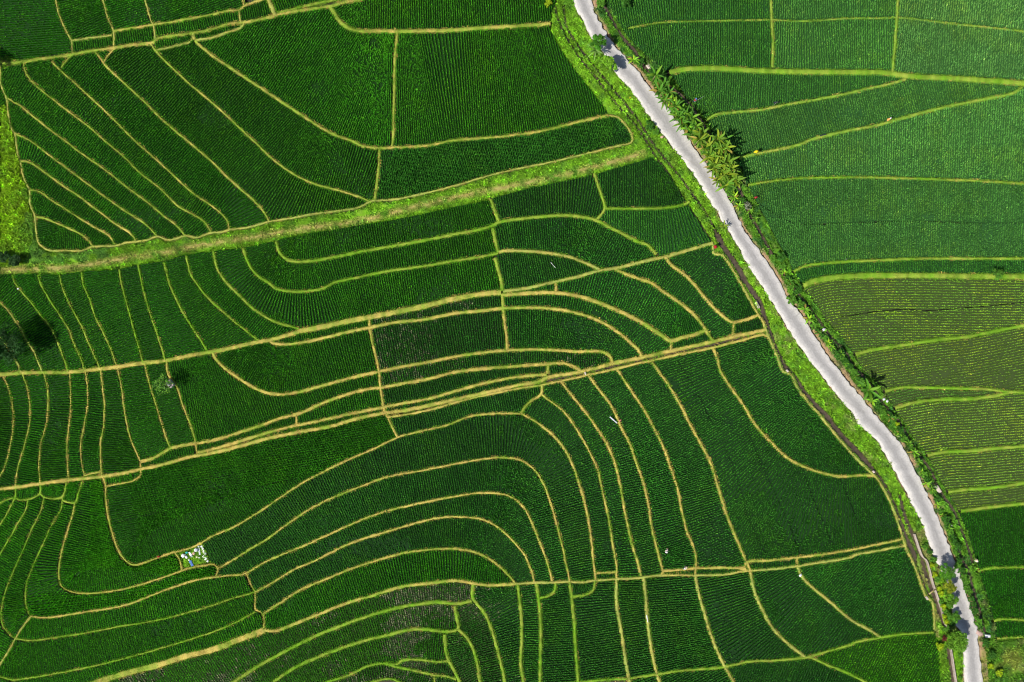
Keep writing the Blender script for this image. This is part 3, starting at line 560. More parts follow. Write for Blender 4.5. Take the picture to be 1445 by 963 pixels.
# ------------------------------------------------------------------ mesh helpers
def mesh_np(name, V, Q=None, T=None, mats=(), mi=None, col=None, smooth_=False, uv=None):
    me = bpy.data.meshes.new(name)
    Q = np.zeros((0, 4), np.int32) if Q is None else np.asarray(Q, np.int32).reshape(-1, 4)
    T = np.zeros((0, 3), np.int32) if T is None else np.asarray(T, np.int32).reshape(-1, 3)
    V = np.asarray(V, np.float32)
    me.vertices.add(len(V)); me.vertices.foreach_set('co', V.ravel())
    me.loops.add(Q.size+T.size); me.loops.foreach_set('vertex_index', np.concatenate([Q.ravel(), T.ravel()]))
    me.polygons.add(len(Q)+len(T))
    me.polygons.foreach_set('loop_start', np.concatenate([np.arange(len(Q))*4, len(Q)*4+np.arange(len(T))*3]).astype(np.int32))
    for m in mats: me.materials.append(m)
    if mi is not None: me.polygons.foreach_set('material_index', np.asarray(mi, np.int32))
    if smooth_: me.polygons.foreach_set('use_smooth', np.ones(len(Q)+len(T), bool))
    me.update(calc_edges=True)
    if col is not None:
        c = np.ones((len(V), 4), np.float32); c[:, :3] = col
        me.color_attributes.new('col', 'FLOAT_COLOR', 'POINT').data.foreach_set('color', c.ravel())
    if uv is not None:
        l = me.uv_layers.new(name='uv'); l.data.foreach_set('uv', np.asarray(uv, np.float32)[np.concatenate([Q.ravel(), T.ravel()])].ravel())
    return me
def link(name, me, parent=None, loc=None, rz=0, sc_=None):
    o = bpy.data.objects.new(name, me); COL.objects.link(o)
    if parent: o.parent = parent
    if loc is not None: o.location = loc
    o.rotation_euler = (0, 0, rz)
    if sc_ is not None: o.scale = (sc_,)*3 if isinstance(sc_, (int, float)) else sc_
    return o
def tag(o, label, cat, group=None, kind=None):
    if label: o['label'] = label
    if cat: o['category'] = cat
    if group: o['group'] = group
    if kind: o['kind'] = kind
    return o
def empty(name, loc, rz=0, s=1.0):
    o = bpy.data.objects.new(name, None); COL.objects.link(o); o.empty_display_size = .2
    o.location = loc; o.rotation_euler = (0, 0, rz); o.scale = (s, s, s); return o

def blades(P, z0, nb, h, reach, w, col, along=None, spread=math.pi, r0=.04, cvar=.22, rng=RNG):
    """N plants of nb bent leaf blades each: returns vertices, quads, colours"""
    N = len(P)
    if N == 0: return np.zeros((0, 3)), np.zeros((0, 4), int), np.zeros((0, 3))
    n = N*nb
    az = rng.uniform(-spread, spread, n)
    if along is not None: az = np.repeat(along, nb)+az+np.where(rng.random(n) < .5, math.pi, 0)
    hh = np.repeat(np.broadcast_to(h, N), nb)*rng.uniform(.65, 1.15, n); rr = np.repeat(np.broadcast_to(reach, N), nb)*rng.uniform(.35, 1.25, n)
    ww = np.repeat(np.broadcast_to(w, N), nb)*rng.uniform(.7, 1.2, n)
    d = np.stack([np.cos(az), np.sin(az)], 1); p = np.stack([-d[:, 1], d[:, 0]], 1)
    b = np.repeat(P, nb, 0)+d*r0
    zb = np.repeat(np.broadcast_to(z0, N), nb)
    V = np.empty((n, 4, 3))
    V[:, 0, :2] = b; V[:, 0, 2] = zb
    m = b+d*(rr*.45)[:, None]; zm = zb+hh*.72
    V[:, 1, :2] = m+p*(ww/2)[:, None]; V[:, 1, 2] = zm
    V[:, 2, :2] = b+d*rr[:, None]; V[:, 2, 2] = zb+hh*rng.uniform(.7, 1.0, n)
    V[:, 3, :2] = m-p*(ww/2)[:, None]; V[:, 3, 2] = zm
    c = np.repeat(np.broadcast_to(col, (N, 3)), nb, 0)*(1+rng.uniform(-cvar, cvar, (n, 1)))*(1+rng.uniform(-.08, .08, (n, 3)))
    return V.reshape(-1, 3), np.arange(n*4).reshape(n, 4), np.repeat(c, 4, 0)

# ------------------------------------------------------------------ map rasters
OCC = np.zeros((MH, MW), np.uint8); NEAR = np.zeros((MH, MW), np.int32)
VERGE = np.zeros((MH, MW), np.uint8)
for t, w, P in LINES:
    if t == 'VP': polyfill(VERGE, P, 1)
def carry_on(P): return smooth(np.concatenate([(P[0]+[-38, -MG*1.15])[None], P, (P[-1]+[10, MG*1.15])[None]]))
RL = carry_on([P for t, w, P in LINES if t == 'RL'][0]); RR = carry_on([P for t, w, P in LINES if t == 'RR'][0])
ROADM = np.zeros((MH, MW), np.uint8); polyfill(ROADM, np.concatenate([RL, RR[::-1]]), 1)
OCC[VERGE == 1] = 4; OCC[ROADM == 1] = 5
CURVES = []
for t, w, P in LINES:
    S = smooth(extend(P)) if t not in ('VP', 'RL', 'RR') else None
    CURVES.append(S)
    if t in 'DMG':
        stamp(OCC, S, w/2+.6, 1)
        c_ = P.mean(0)
        if c_[0] < 930 and t != 'VP':          # open wet step under the lower left side of the terrace banks
            k_ = 1.9 if (c_[0] < 370 and c_[1] > 690) else .8
            stamp(OCC, S+np.array([-.8, .6])*k_, w/2+.5, 1)
for i, (t, w, P) in enumerate(LINES):
    if t in 'DMG' and len(t) == 1: stamp(NEAR, CURVES[i], w/2+4.5, i+1)
FREE0 = OCC == 0
for i, (t, w, P) in enumerate(LINES):
    if t == 'C': stamp(OCC, CURVES[i], w/2+.3, 6)
    if t == 'W': stamp(OCC, CURVES[i], w/2+.3, 7)
FREE = OCC == 0
LAB, CNT = components(FREE)
FURROW = np.zeros((MH, MW), np.uint8)
for i, (t, w, P) in enumerate(LINES):
    if t == 'F':
        stamp(FURROW, CURVES[i], w/2+.35, 1)
        stamp(FURROW, CURVES[i], .62 if w in (.9, 1.2) else .56, 2)

# ------------------------------------------------------------------ rice paddies
def lookup(px, py, A, default=0):
    xi = np.round(px).astype(int)+MG; yi = np.round(py).astype(int)+MG
    ok = (xi >= 0) & (xi < MW) & (yi >= 0) & (yi < MH)
    r = np.full(px.shape, default); r[ok] = A[yi[ok], xi[ok]]; return r

def runs(mask):
    """horizontal strips of a map mask, greedily merged downwards, as boxes x0 y0 x1 y1"""
    out = []; open_ = {}
    ys = np.where(mask.any(1))[0]
    for r in range(ys[0], ys[-1]+2):
        row = mask[r] if r < mask.shape[0] else np.zeros(mask.shape[1], bool)
        d = np.diff(np.concatenate([[0], row.astype(int), [0]]))
        cur = set(zip(np.where(d == 1)[0], np.where(d == -1)[0]))
        for k in list(open_):
            if k not in cur: out.append((k[0], open_.pop(k), k[1], r))
        for k in cur: open_.setdefault(k, r)
    for k, r0 in open_.items(): out.append((k[0], r0, k[1], ys[-1]+1))
    return np.array(out)

def paddy_style(cx, cy, rs):
    """crop colour (leaf albedo, with painted sun sheen at upper right), bed colour, plant density, row layout by part of the valley"""
    st = dict(leaf=(.053, .262, .012), bed=(.009, .048, .005), h=.52, reach=.27, w=.13, nb=6, row=.45, step=.22, par=False, bare=0, keep=.97, bedz=.14)
    if cx > 1130 and 390 < cy < 718:
        st.update(leaf=(.165, .325, .032), bed=(.050, .082, .020), h=.34, reach=.27, w=.12, nb=7, row=.52, step=.18, par=True, keep=.95, bedz=.02)
        if 540 < cy < 572: st.update(leaf=(.10, .25, .03))
    elif cx > 930 and cy < 391:
        t = min(1, max(0, (cx-930)/450.))  # bluer crop here; hotspot sheen also painted into leaf and bed, growing eastwards
        st.update(leaf=(.074+.080*t, .300+.090*t, .030+.055*t), bed=(.014+.016*t, .072+.036*t, .013+.012*t), row=.45)
        if cy > 360: st.update(leaf=(.065, .27, .035), bed=(.014, .07, .014))
    elif cx > 1340 and cy > 700:
        st.update(leaf=(.055, .29, .018))
    elif 1120 < cx < 1352 and cy > 890 and cx+cy*.3 > 1440:
        st.update(leaf=(.085, .36, .010))
    elif cx > 560 and cy > 210:
        st.update(leaf=(.047, .228, .022), bed=(.009, .041, .008))
    if cx < 230 and cy > 660: st.update(leaf=(.066, .345, .011))
    if cy > 855 and 300 < cx < 660: st.update(bare=1, bed=(.022, .046, .012), bedz=.03)
    if 520 < cx < 715 and 430 < cy < 520: st.update(bare=.4, bed=(.011, .032, .008))
    if 600 < cx < 690 and 820 < cy < 960: st.update(bare=1, bed=(.025, .046, .013), bedz=.03)
    if 640 < cx < 760 and 820 < cy < 960: st.update(bare=.55)
    k = rs.uniform(.83, 1.17)
    st['leaf'] = tuple(c*k*rs.uniform(.95, 1.05) for c in st['leaf'])
    return st

def plant_rows(m, gi, st, rs):
    """plant positions (map units) in rows squared to the field's main bund"""
    G = CURVES[gi]
    ys, xs = np.nonzero(m); xs = xs-MG; ys = ys-MG
    near = (NEAR == gi+1) & m
    ny, nx = np.nonzero(near)
    d2 = [((G-np.array([x-MG, y-MG]))**2).sum(1).argmin() for y, x in list(zip(ny, nx))[::max(1, len(ny)//60)]]
    i0, i1 = min(d2), max(d2)
    i0 = max(0, i0-5); i1 = min(len(G)-1, i1+5)
    g = G[i0:i1+1]
    if len(g) < 6: g = G
    k = min(41, (len(g)//4)*2+1)
    if k > 3:
        gp = np.concatenate([g[0]+(np.arange(-(k//2), 0)[:, None])*(g[1]-g[0]), g, g[-1]+(np.arange(1, k//2+1)[:, None])*(g[-1]-g[-2])])
        ker = np.ones(k)/k
        g = np.stack([np.convolve(gp[:, 0], ker, 'valid'), np.convolve(gp[:, 1], ker, 'valid')], 1)
    q = max(1, min(12, len(g)//3))
    t0 = g[q]-g[0]; t0 /= np.linalg.norm(t0); t1 = g[-1]-g[-1-q]; t1 /= np.linalg.norm(t1)
    E = 260
    g = np.concatenate([g[0]-t0*np.arange(E, 0, -1)[:, None], g, g[-1]+t1*np.arange(1, E)[:, None]])
    s = np.concatenate([[0], np.cumsum(np.linalg.norm(np.diff(g, axis=0), axis=1))])
    ks = 25; tg = np.gradient(g, axis=0)
    tp = np.pad(tg, ((ks//2, ks//2), (0, 0)), 'edge'); tg = np.stack([np.convolve(tp[:, i], np.ones(ks)/ks, 'valid') for i in (0, 1)], 1)
    tg /= np.linalg.norm(tg, axis=1)[:, None]
    rowpx, steppx = st['row']/K, st['step']/K
    if st['par']: rowpx, steppx = steppx, rowpx
    D = 430
    pos = []; dirs = []
    ang = np.unwrap(np.arctan2(tg[:, 1], tg[:, 0]))
    for half in (0, 1):
        sv = np.arange(rowpx*.5*half, s[-1], rowpx); dv = np.arange(-D, D, steppx)
        gx = np.interp(sv, s, g[:, 0]); gy = np.interp(sv, s, g[:, 1]); a = np.interp(sv, s, ang)
        kap = np.gradient(a, sv) if len(sv) > 2 else np.zeros(len(sv))
        nx_, ny_ = -np.sin(a), np.cos(a)
        X = gx[:, None]+nx_[:, None]*dv; Y = gy[:, None]+ny_[:, None]*dv
        stretch = 1-kap[:, None]*dv
        r = rs.random(X.shape)
        ok = (stretch > .22) & (r < stretch*1.15) if half == 0 else (stretch > 1.55) & (r < (stretch-1.0))
        A = np.broadcast_to(a[:, None], X.shape)
        X, Y, A = X[ok], Y[ok], A[ok]
        X = X+rs.normal(0, .22, X.shape); Y = Y+rs.normal(0, .22, Y.shape)
        inn = lookup(X, Y, m, False).astype(bool)
        pos.append(np.stack([X[inn], Y[inn]], 1)); dirs.append(A[inn])
    P = np.concatenate(pos); A = np.concatenate(dirs)
    # thin out crossings of rows
    key = (np.round(P[:, 0]/(steppx*.72)).astype(int))*100003+np.round(P[:, 1]/(steppx*.72)).astype(int)
    _, u = np.unique(key, return_index=True); P, A = P[u], A[u]
    # fill corners the rows do not reach
    cov = np.zeros((MH//4+2, MW//4+2), bool)
    if len(P): cov[(np.round(P[:, 1]).astype(int)+MG)//4, (np.round(P[:, 0]).astype(int)+MG)//4] = True
    mi = ~cov[(ys+MG)//4, (xs+MG)//4]
    n = int(mi.sum()*K*K/(st['row']*st['step']))
    if n > 0:
        j = rs.choice(np.nonzero(mi)[0], n)
        P = np.concatenate([P, np.stack([xs[j]+rs.uniform(-.5, .5, n), ys[j]+rs.uniform(-.5, .5, n)], 1)]); A = np.concatenate([A, np.full(n, A.mean() if len(A) else 0)])
    return P, A

NPL = 0
SEEN = []
def build_paddy(ci, label, group):
    global NPL
    full = LAB == ci
    ys, xs = np.nonzero(full)
    vis = (xs >= MG) & (xs < MW-MG) & (ys >= MG) & (ys < MH-MG)
    cx = np.median(xs[vis] if vis.any() else xs)-MG; cy = np.median(ys[vis] if vis.any() else ys)-MG
    rs = np.random.default_rng(ci*7+3)
    st = paddy_style(cx, cy, rs)
    m = full & (FURROW == 0)
    cnt = np.bincount(NEAR[full]); cnt[0] = 0
    gi = (cnt.argmax()-1) if cnt.sum() > 0 else None
    if gi is None or cnt.max() < 8:
        j = [i for i, (t, w, P) in enumerate(LINES) if t in ('D', 'M', 'G')]
        gi = min(j, key=lambda i: ((CURVES[i]-[cx, cy])**2).sum(1).min()); st = dict(st)
        NEAR[full & (np.random.default_rng(1).random(full.shape) < .05)] = gi+1
    P, A = plant_rows(m, gi, st, rs)
    x, y = wx(P), wy(P)
    keep = rs.random(len(P)) < st['keep']
    dens = fbm(x, y, 7, 31)
    if st['bare']:
        b = fbm(x, y, 9, 77)                   # bare wet streaks running with the bunds
        b = b+.22*(vnoise(np.cos(-.45)*x-np.sin(-.45)*y, (np.sin(-.45)*x+np.cos(-.45)*y)*9, 5, 78)-.5)
        bp = np.clip((b-.475)*6, 0, .95)*st['bare']; keep &= rs.random(len(P)) > bp*.35; stub = rs.random(len(P)) < bp*.66
    else:
        stub = np.zeros(len(P), bool); b = fbm(x, y, 11, 53); keep &= rs.random(len(P)) > np.clip((b-.68)*5, 0, .45)
    P, A, x, y, dens, stub = P[keep], A[keep], x[keep], y[keep], dens[keep], stub[keep]
    # crop colour varies gently over a field; a few plants are pale
    big = fbm(x, y, 16, 91); fine = vnoise(x, y, 1.6, 15)
    c = np.array(st['leaf'])[None]*(.72+.40*big+.28*fine)[:, None]
    yel = np.clip((fbm(x, y, 5, 201)-.52)*5, 0, 1)[:, None]*(.55 if st['par'] else .38)
    c = c*(1-yel)+c*np.array([1.75, 1.3, .8])*yel
    c = c*np.exp(rs.normal(0, .12 if cx > 930 and cy < 390 else .19, len(P)))[:, None]*.98
    pale = rs.random(len(P)) < .012; c[pale] = c[pale]*np.array([2.6, 1.7, 1.9])
    ns_ = stub.sum(); c[stub] = np.array([.28, .30, .17])*np.exp(rs.normal(0, .35, ns_))[:, None]     # pale straw stubble in the thin patches
    hh = st['h']*(.82+.36*dens)*np.where(stub, .7, 1)
    al = -A+math.pi/2 if not st['par'] else -A
    V, Q, C = blades(np.stack([x, y], 1), st['bedz']-.05, st['nb'], hh, st['reach'], st['w'], c, al, .48, .05, rng=rs)
    NPL += len(P)
    R = runs(full & (FURROW < 2)); n = len(R)
    R = R-np.array([MG+.5]*4)
    bx0, by0 = W(R[:, 0], R[:, 1]); bx1, by1 = W(R[:, 2], R[:, 3])
    BV = np.empty((n, 4, 3)); BV[:, 0, 0] = bx0; BV[:, 0, 1] = by1; BV[:, 1, 0] = bx1; BV[:, 1, 1] = by1
    BV[:, 2, 0] = bx1; BV[:, 2, 1] = by0; BV[:, 3, 0] = bx0; BV[:, 3, 1] = by0; BV[:, :, 2] = st['bedz']
    Bc = np.broadcast_to(np.array(st['bed']), (n*4, 3))
    me = mesh_np('rice_paddy', np.concatenate([V, BV.reshape(-1, 3)]), np.concatenate([Q, np.arange(n*4).reshape(n, 4)+len(V)]), mats=(LEAF, BED),
                 mi=np.concatenate([np.zeros(len(Q)), np.ones(n)]), col=np.concatenate([C, Bc]))
    o = link('rice_paddy', me); tag(o, label, 'rice paddy', group)
    SEEN.append((ci, int(cx), int(cy), int(vis.sum())))
    return o

done = set()
for px, py, label in PADDIES:
    ci = LAB[py+MG, px+MG]
    if FREE[py+MG, px+MG] and ci not in done:
        done.add(ci); build_paddy(ci, label, 'rice paddies between the bunds')
    else: print('PADDY SEED', px, py, 'occ', OCC[py+MG, px+MG], 'dup' if ci in done else '')
for ci in range(1, len(CNT)):
    if ci in done: continue
    ys, xs = np.nonzero(LAB == ci)
    vis = ((xs >= MG) & (xs < MW-MG) & (ys >= MG) & (ys < MH-MG)).sum()
    if 0 < vis < 130: continue
    if CNT[ci] > 60 and LAB[ys[0], xs[0]] > 0 and FREE[ys[0], xs[0]]:
        build_paddy(ci, 'narrow sliver of rice at the border of the view' if vis > 60 else 'rice paddy just beyond the border of the view', 'rice paddies between the bunds')
print('plants', NPL)

# ------------------------------------------------------------------ bunds
STRAW = np.array([.62, .51, .125]); GREEN = np.array([.195, .42, .020]); PALEG = np.array([.40, .48, .10])
def ribbon(S, w, z, prof, jit, seed, col, skirt=-.42):
    """S in metres (n,2); prof list of (offset -1..1, z)"""
    n = len(S); t = np.gradient(S, axis=0); t /= np.maximum(np.linalg.norm(t, axis=1), 1e-6)[:, None]; nn = np.stack([-t[:, 1], t[:, 0]], 1)
    rows = []
    rs = np.random.default_rng(seed)
    for o, zz in prof:
        j = (vnoise(S[:, 0], S[:, 1], .9, seed % 50+int(o*10)+60)-.5)*2*jit
        p = S+nn*(o*np.asarray(w).reshape(-1)/2+np.sign(o)*j*(abs(o) > .3))[:, None]
        zc = z+zz+(rs.random(n)-.5)*.05*(zz > 0)+(vnoise(S[:, 0], S[:, 1], 2.5, 9)-.5)*.06*(zz > 0)
        rows.append(np.column_stack([p, zc]))
    V = np.stack(rows, 1); m = len(prof)
    i = np.arange(n-1)[:, None]*m+np.arange(m-1)[None]
    Q = np.stack([i, i+m, i+m+1, i+1], -1).reshape(-1, 4)
    return V.reshape(-1, 3), Q
BPROF = [(-1.25, -.5), (-1.0, .10), (-.62, .25), (0, .30), (.62, .25), (1.0, .10), (1.25, -.5)]
nb_ = 0
for i, (t, w, P) in enumerate(LINES):
    if t not in ('D', 'M', 'G'): continue
    S = CURVES[i]; S = S[(S[:, 0] > -MG-20) & (S[:, 0] < MW-MG+20) & (S[:, 1] > -MG-20) & (S[:, 1] < MH-MG+20)]
    S = S[::2] if len(S) > 8 else S
    Sm = np.column_stack([wx(S), wy(S)]); wm = w*K*1.06
    rs = np.random.default_rng(100+i)
    cx = S[:, 0].mean()
    lush = 1.0 if cx > 900 else .9
    k = .45*fbm(Sm[:, 0], Sm[:, 1], 6.0, 5)+.55*fbm(Sm[:, 0], Sm[:, 1], 1.3, 6)
    east = cx > 930 and S[:, 1].mean() < 400 and t == 'M'
    if east: f = np.clip(.95+(k-.5)*2, .5, 1)
    elif t == 'D': f = np.clip((k-.47)*3+(.46 if S[:, 1].mean() < 330 else .22 if cx < 330 or S[:, 1].mean() > 800 else .04), 0, .72)
    elif t == 'M': f = np.clip(.72+(k-.5)*2.2, .2, 1)
    else: f = np.clip(.95+(k-.6)*1.2, .6, 1)
    base = STRAW*(1-f[:, None])+(PALEG*.3+GREEN*.7 if east else PALEG if t == 'M' else GREEN)*f[:, None]
    base = base*(.75+.5*vnoise(Sm[:, 0], Sm[:, 1], .7, 8))[:, None]
    V, Q = ribbon(Sm, wm*(.80+.36*fbm(Sm[:, 0], Sm[:, 1], 2.2, 40+i % 40))[:, None]**1.0, .0, BPROF, .11, 300+i, None); V[:, 2] += (i % 9)*.003
    Vc = np.repeat(base, len(BPROF), 0)*.85
    e = np.tile(np.array([0, .55, 1, 1, 1, .55, 0]), len(Sm))[:, None]
    Vc = Vc*e+np.array([.10, .085, .045])*(1-e)
    # grass on the bund
    L = np.concatenate([[0], np.cumsum(np.linalg.norm(np.diff(Sm, axis=0), axis=1))])
    ng = int(L[-1]*wm*34)+int(L[-1]*10)
    s = rs.uniform(0, L[-1], ng)
    gx = np.interp(s, L, Sm[:, 0]); gy = np.interp(s, L, Sm[:, 1])
    tt = np.gradient(Sm, axis=0); tt /= np.maximum(np.linalg.norm(tt, axis=1), 1e-6)[:, None]
    tx = np.interp(s, L, tt[:, 0]); ty = np.interp(s, L, tt[:, 1])
    off = rs.uniform(-1.05, 1.05, ng)
    gp = np.column_stack([gx-ty*off*wm/2, gy+tx*off*wm/2])
    kk = np.stack([np.interp(s, L, base[:, j]) for j in range(3)], 1)
    edge = np.clip(np.abs(off)-.5, 0, 1)[:, None]*(1.7 if t != 'D' else 1.0)
    if t == 'D': edge = np.clip(edge+np.clip(off*(1 if i % 2 else -1)-.25, 0, .6)[:, None]*1.1, 0, 1)     # one flank of a dry bund stays green
    gc = kk*(1-edge)+(GREEN*.9)*edge
    dk = rs.random(ng) < .10; gc[dk] *= .45
    side = (off < 0)[:, None]*.0
    Vb, Qb, Cb = blades(gp, .22-.14*np.abs(off), 3, .17, .19, .06, gc, cvar=.4, rng=rs)
    # longer fringe hanging off both shoulders
    nf = int(L[-1]*16); s2 = rs.uniform(0, L[-1], nf); o2 = np.where(rs.random(nf) < .5, -1, 1)*rs.uniform(.8, 1.15, nf)
    tx2 = np.interp(s2, L, tt[:, 0]); ty2 = np.interp(s2, L, tt[:, 1])
    fp = np.column_stack([np.interp(s2, L, Sm[:, 0])-ty2*o2*wm/2, np.interp(s2, L, Sm[:, 1])+tx2*o2*wm/2])
    fm = vnoise(fp[:, 0], fp[:, 1], 1.1, 17)
    fc = np.where((fm > (.42 if t == 'D' else .25))[:, None], GREEN*.75, STRAW*.8)*np.exp(rs.normal(0, .3, nf))[:, None]
    ok2 = vnoise(fp[:, 0], fp[:, 1], .8, 27) > .30
    Vf, Qf, Cf = blades(fp[ok2], .10, 3, .26, .26, .075, fc[ok2], cvar=.35, rng=rs)
    Vb, Qb, Cb = np.concatenate([Vb, Vf]), np.concatenate([Qb, Qf+len(Vb)]), np.concatenate([Cb, Cf])
    me = mesh_np('earth_bund', np.concatenate([V, Vb]), np.concatenate([Q, Qb+len(V)]), mats=(BANK, GRASS),
                 mi=np.concatenate([np.zeros(len(Q)), np.ones(len(Qb))]), col=np.concatenate([Vc, Cb]))
    o = link('earth_bund', me); o['kind'] = 'structure'
    nb_ += len(Qb)
print('bund blades', nb_)

# ------------------------------------------------------------------ water in the ditches
for i, (t, w, P) in enumerate(LINES):
    if t != 'C': continue
    S = CURVES[i][::2]
    Sm = np.column_stack([wx(S), wy(S)])
    V, Q = ribbon(Sm, w*K+.18, -.24+(i % 5)*.004, [(-1, 0), (0, 0), (1, 0)], 0, i, None)
    o = link('ditch_water', mesh_np('ditch_water', V, Q, mats=(WATER,))); o['kind'] = 'structure'
    # low mud lip on both banks
for i, (t, w, P) in enumerate(LINES):
    if t != 'W': continue
    S = CURVES[i][::2]; Sm = np.column_stack([wx(S), wy(S)])
    V, Q = ribbon(Sm, w*K, 0, [(-1, -.45), (-1, .46), (-.9, .5), (.9, .5), (1, .46), (1, -.45)], .03, i, None)
    o = link('concrete_wall', mesh_np('concrete_wall', V, Q, mats=(WALLC,)))
    tag(o, ['low pale concrete retaining wall between roadside weeds and the dark ditch', 'short pale concrete wall south of the bushy tree by the road'][0 if len(S) > 45 else 1], 'wall')

# ------------------------------------------------------------------ verges
VM = (VERGE == 1) & (ROADM == 0) & (OCC != 6) & (OCC != 7) & (OCC != 1)
er = VM.copy(); lev = er.astype(float)
for _ in range(4):
    e2 = er.copy(); e2[1:] &= er[:-1]; e2[:-1] &= er[1:]; e2[:, 1:] &= er[:, :-1]; e2[:, :-1] &= er[:, 1:]
    er = e2; lev += er
nearroad = np.zeros((MH, MW)); rd = ROADM.astype(bool); cur = rd.copy()
for k in range(1, 12):
    c2 = cur.copy(); c2[1:] |= cur[:-1]; c2[:-1] |= cur[1:]; c2[:, 1:] |= cur[:, :-1]; c2[:, :-1] |= cur[:, 1:]
    nearroad[c2 & ~cur] = k; cur = c2
PATH = np.zeros((MH, MW)); pc = [(CURVES[i], w) for i, (t, w, P) in enumerate(LINES) if t == 'P'][0]
stamp(PATH, pc[0], pc[1]/2+1.2, .5); stamp(PATH, pc[0], pc[1]/2-1.9, 1)

def verge_colour(px, py):
    x, y = (px-722.5)*K, (481.5-py)*K
    n1 = fbm(x, y, 4, 401); n2 = fbm(x, y, 1.3, 411)
    right = lookup(px, py, RSIDE, 0) > 0
    c = GREEN[None]*(.70+.6*n1)[:, None]
    yel = np.array([.25, .46, .02]); dk = np.array([.06, .20, .03])
    f = np.clip((n1-.45)*4, 0, 1)[:, None]*np.where(right, .2, .28)[:, None]; c = c*(1-f)+yel*f
    f = np.clip((.50-n2)*4, 0, 1)[:, None]*np.where(right, .85, .5)[:, None]; c = c*(1-f)+dk*f
    # meadow at the far left is yellow green
    mead = (px < 50) & (py > 140) & (py < 375)
    f = (mead*np.clip((44-px+34*(n1-.5))/10., 0, 1)*np.clip(.75+(n1-.45)*2, .4, 1))[:, None]; c = c*(1-f)+np.array([.25, .45, .010])*f
    blue = (px > 35) & (px < 160) & (py > 300) & (py < 372) & (n1 > .42)
    f = (blue*.5)[:, None]; c = c*(1-f)+np.array([.07, .20, .05])*f
    c = np.where(right[:, None], c*np.array([.62, .74, 1.0]), c)
    c = c*(.68+.62*vnoise(x, y, .75, 431))[:, None]
    f = np.clip((fbm(x, y, 2.6, 441)-.68)*7, 0, .4)[:, None]*np.where(px < 1000, .3, 1.0)[:, None]; c = c*(1-f)+np.array([.30, .27, .12])*f
    band = (px > 40) & (px < 930) & (py < 385) & ~right; c = np.where(band[:, None], c*1.05, c)
    # worn dry path and the bare strip beside the road
    pa = lookup(px, py, PATH, 0.)
    f = (pa*np.clip(.66+(n2-.47)*2.6, .0, .92))[:, None]; c = c*(1-f)+np.array([.50, .43, .14])*f
    nr = lookup(px, py, nearroad, 0.)
    wide = np.where(right, 6.0, 2.6)*(.25+1.5*vnoise(x, y, 6, 66))
    f = ((nr > 0) & (nr < wide))*np.clip(.55+(n2-.4)*2.5, 0, 1)
    f = f[:, None]; c = c*(1-f)+np.array([.46, .31, .18])*f
    low = (px > 1270) & (px < 1325) & (py > 745) & (py < 900) & (lookup(px, py, RSIDE, 0) == 0)
    f = (low*np.clip((n2-.38)*4, 0, 1)*.7)[:, None]; c = c*(1-f)+np.array([.34, .29, .12])*f
    wild = (px > 1385) & (py > 898)
    f = (wild*np.clip((n1-.36)*4, 0, 1)*.8)[:, None]; c = c*(1-f)+np.array([.30, .34, .06])*f
    return c
RSIDE = np.zeros((MH, MW), np.uint8)
polyfill(RSIDE, np.concatenate([RR, [[1600, 1100], [1600, -120]]]), 1)

# turf surface: a grid at one map unit and a half
g = 1.5
gx = np.arange(-MG, MW-MG, g); gy = np.arange(-MG, MH-MG, g)
GX, GY = np.meshgrid(gx, gy)
inside = lookup(GX, GY, VM, False).astype(bool)
lv = lookup(GX, GY, lev, 0.)
n_ = np.zeros(GX.shape)
Z = -.40+np.minimum(lv, 4)/4*.62+(vnoise(GX*K, GY*K, .5, 3)-.5)*.10+(vnoise(GX*K, GY*K, 2.2, 4)-.5)*.16
cell = inside[:-1, :-1] | inside[1:, :-1] | inside[:-1, 1:] | inside[1:, 1:]
full = (lookup(GX, GY, OCC, 0) != 6) & (lookup(GX, GY, ROADM, 0) == 0)
cell &= full[:-1, :-1] & full[1:, :-1] & full[:-1, 1:] & full[1:, 1:]
idx = -np.ones(GX.shape, int); used = np.zeros(GX.shape, bool)
used[:-1, :-1] |= cell; used[1:, :-1] |= cell; used[:-1, 1:] |= cell; used[1:, 1:] |= cell
idx[used] = np.arange(used.sum())
cy_, cx_ = np.nonzero(cell)
Q = np.stack([idx[cy_+1, cx_], idx[cy_+1, cx_+1], idx[cy_, cx_+1], idx[cy_, cx_]], 1)
px, py = GX[used], GY[used]
V = np.column_stack([(px-722.5)*K, (481.5-py)*K, Z[used]])
vc = verge_colour(px, py)*.8
o = link('grass_verge', mesh_np('grass_verge', V, Q, mats=(BANK,), col=vc, smooth_=True)); o['kind'] = 'structure'

# verge grass: uncountable, one object
ys, xs = np.nonzero(VM)
dens = 38*K*K
n = int(len(xs)*dens); j = RNG.choice(len(xs), n)
px = xs[j]-MG+RNG.uniform(-.5, .5, n); py = ys[j]-MG+RNG.uniform(-.5, .5, n)
c = verge_colour(px, py)
dry = (c[:, 0] > c[:, 1]*.95)
bald = RNG.random(n) < np.where(dry, .72, .06)
px, py, c = px[~bald], py[~bald], c[~bald]
lvv = lookup(px, py, lev, 1.)
tall = .13+.75*np.clip(fbm((px-722.5)*K, (481.5-py)*K, 2.4, 501)-.42, 0, 1)
V, Q, C = blades(np.column_stack([(px-722.5)*K, (481.5-py)*K]), -.40+np.minimum(lvv, 4)/4*.60, 4, tall, tall*.7+.08, .075, c*1.05*np.exp(RNG.normal(0, .28, len(px)))[:, None], cvar=.35)
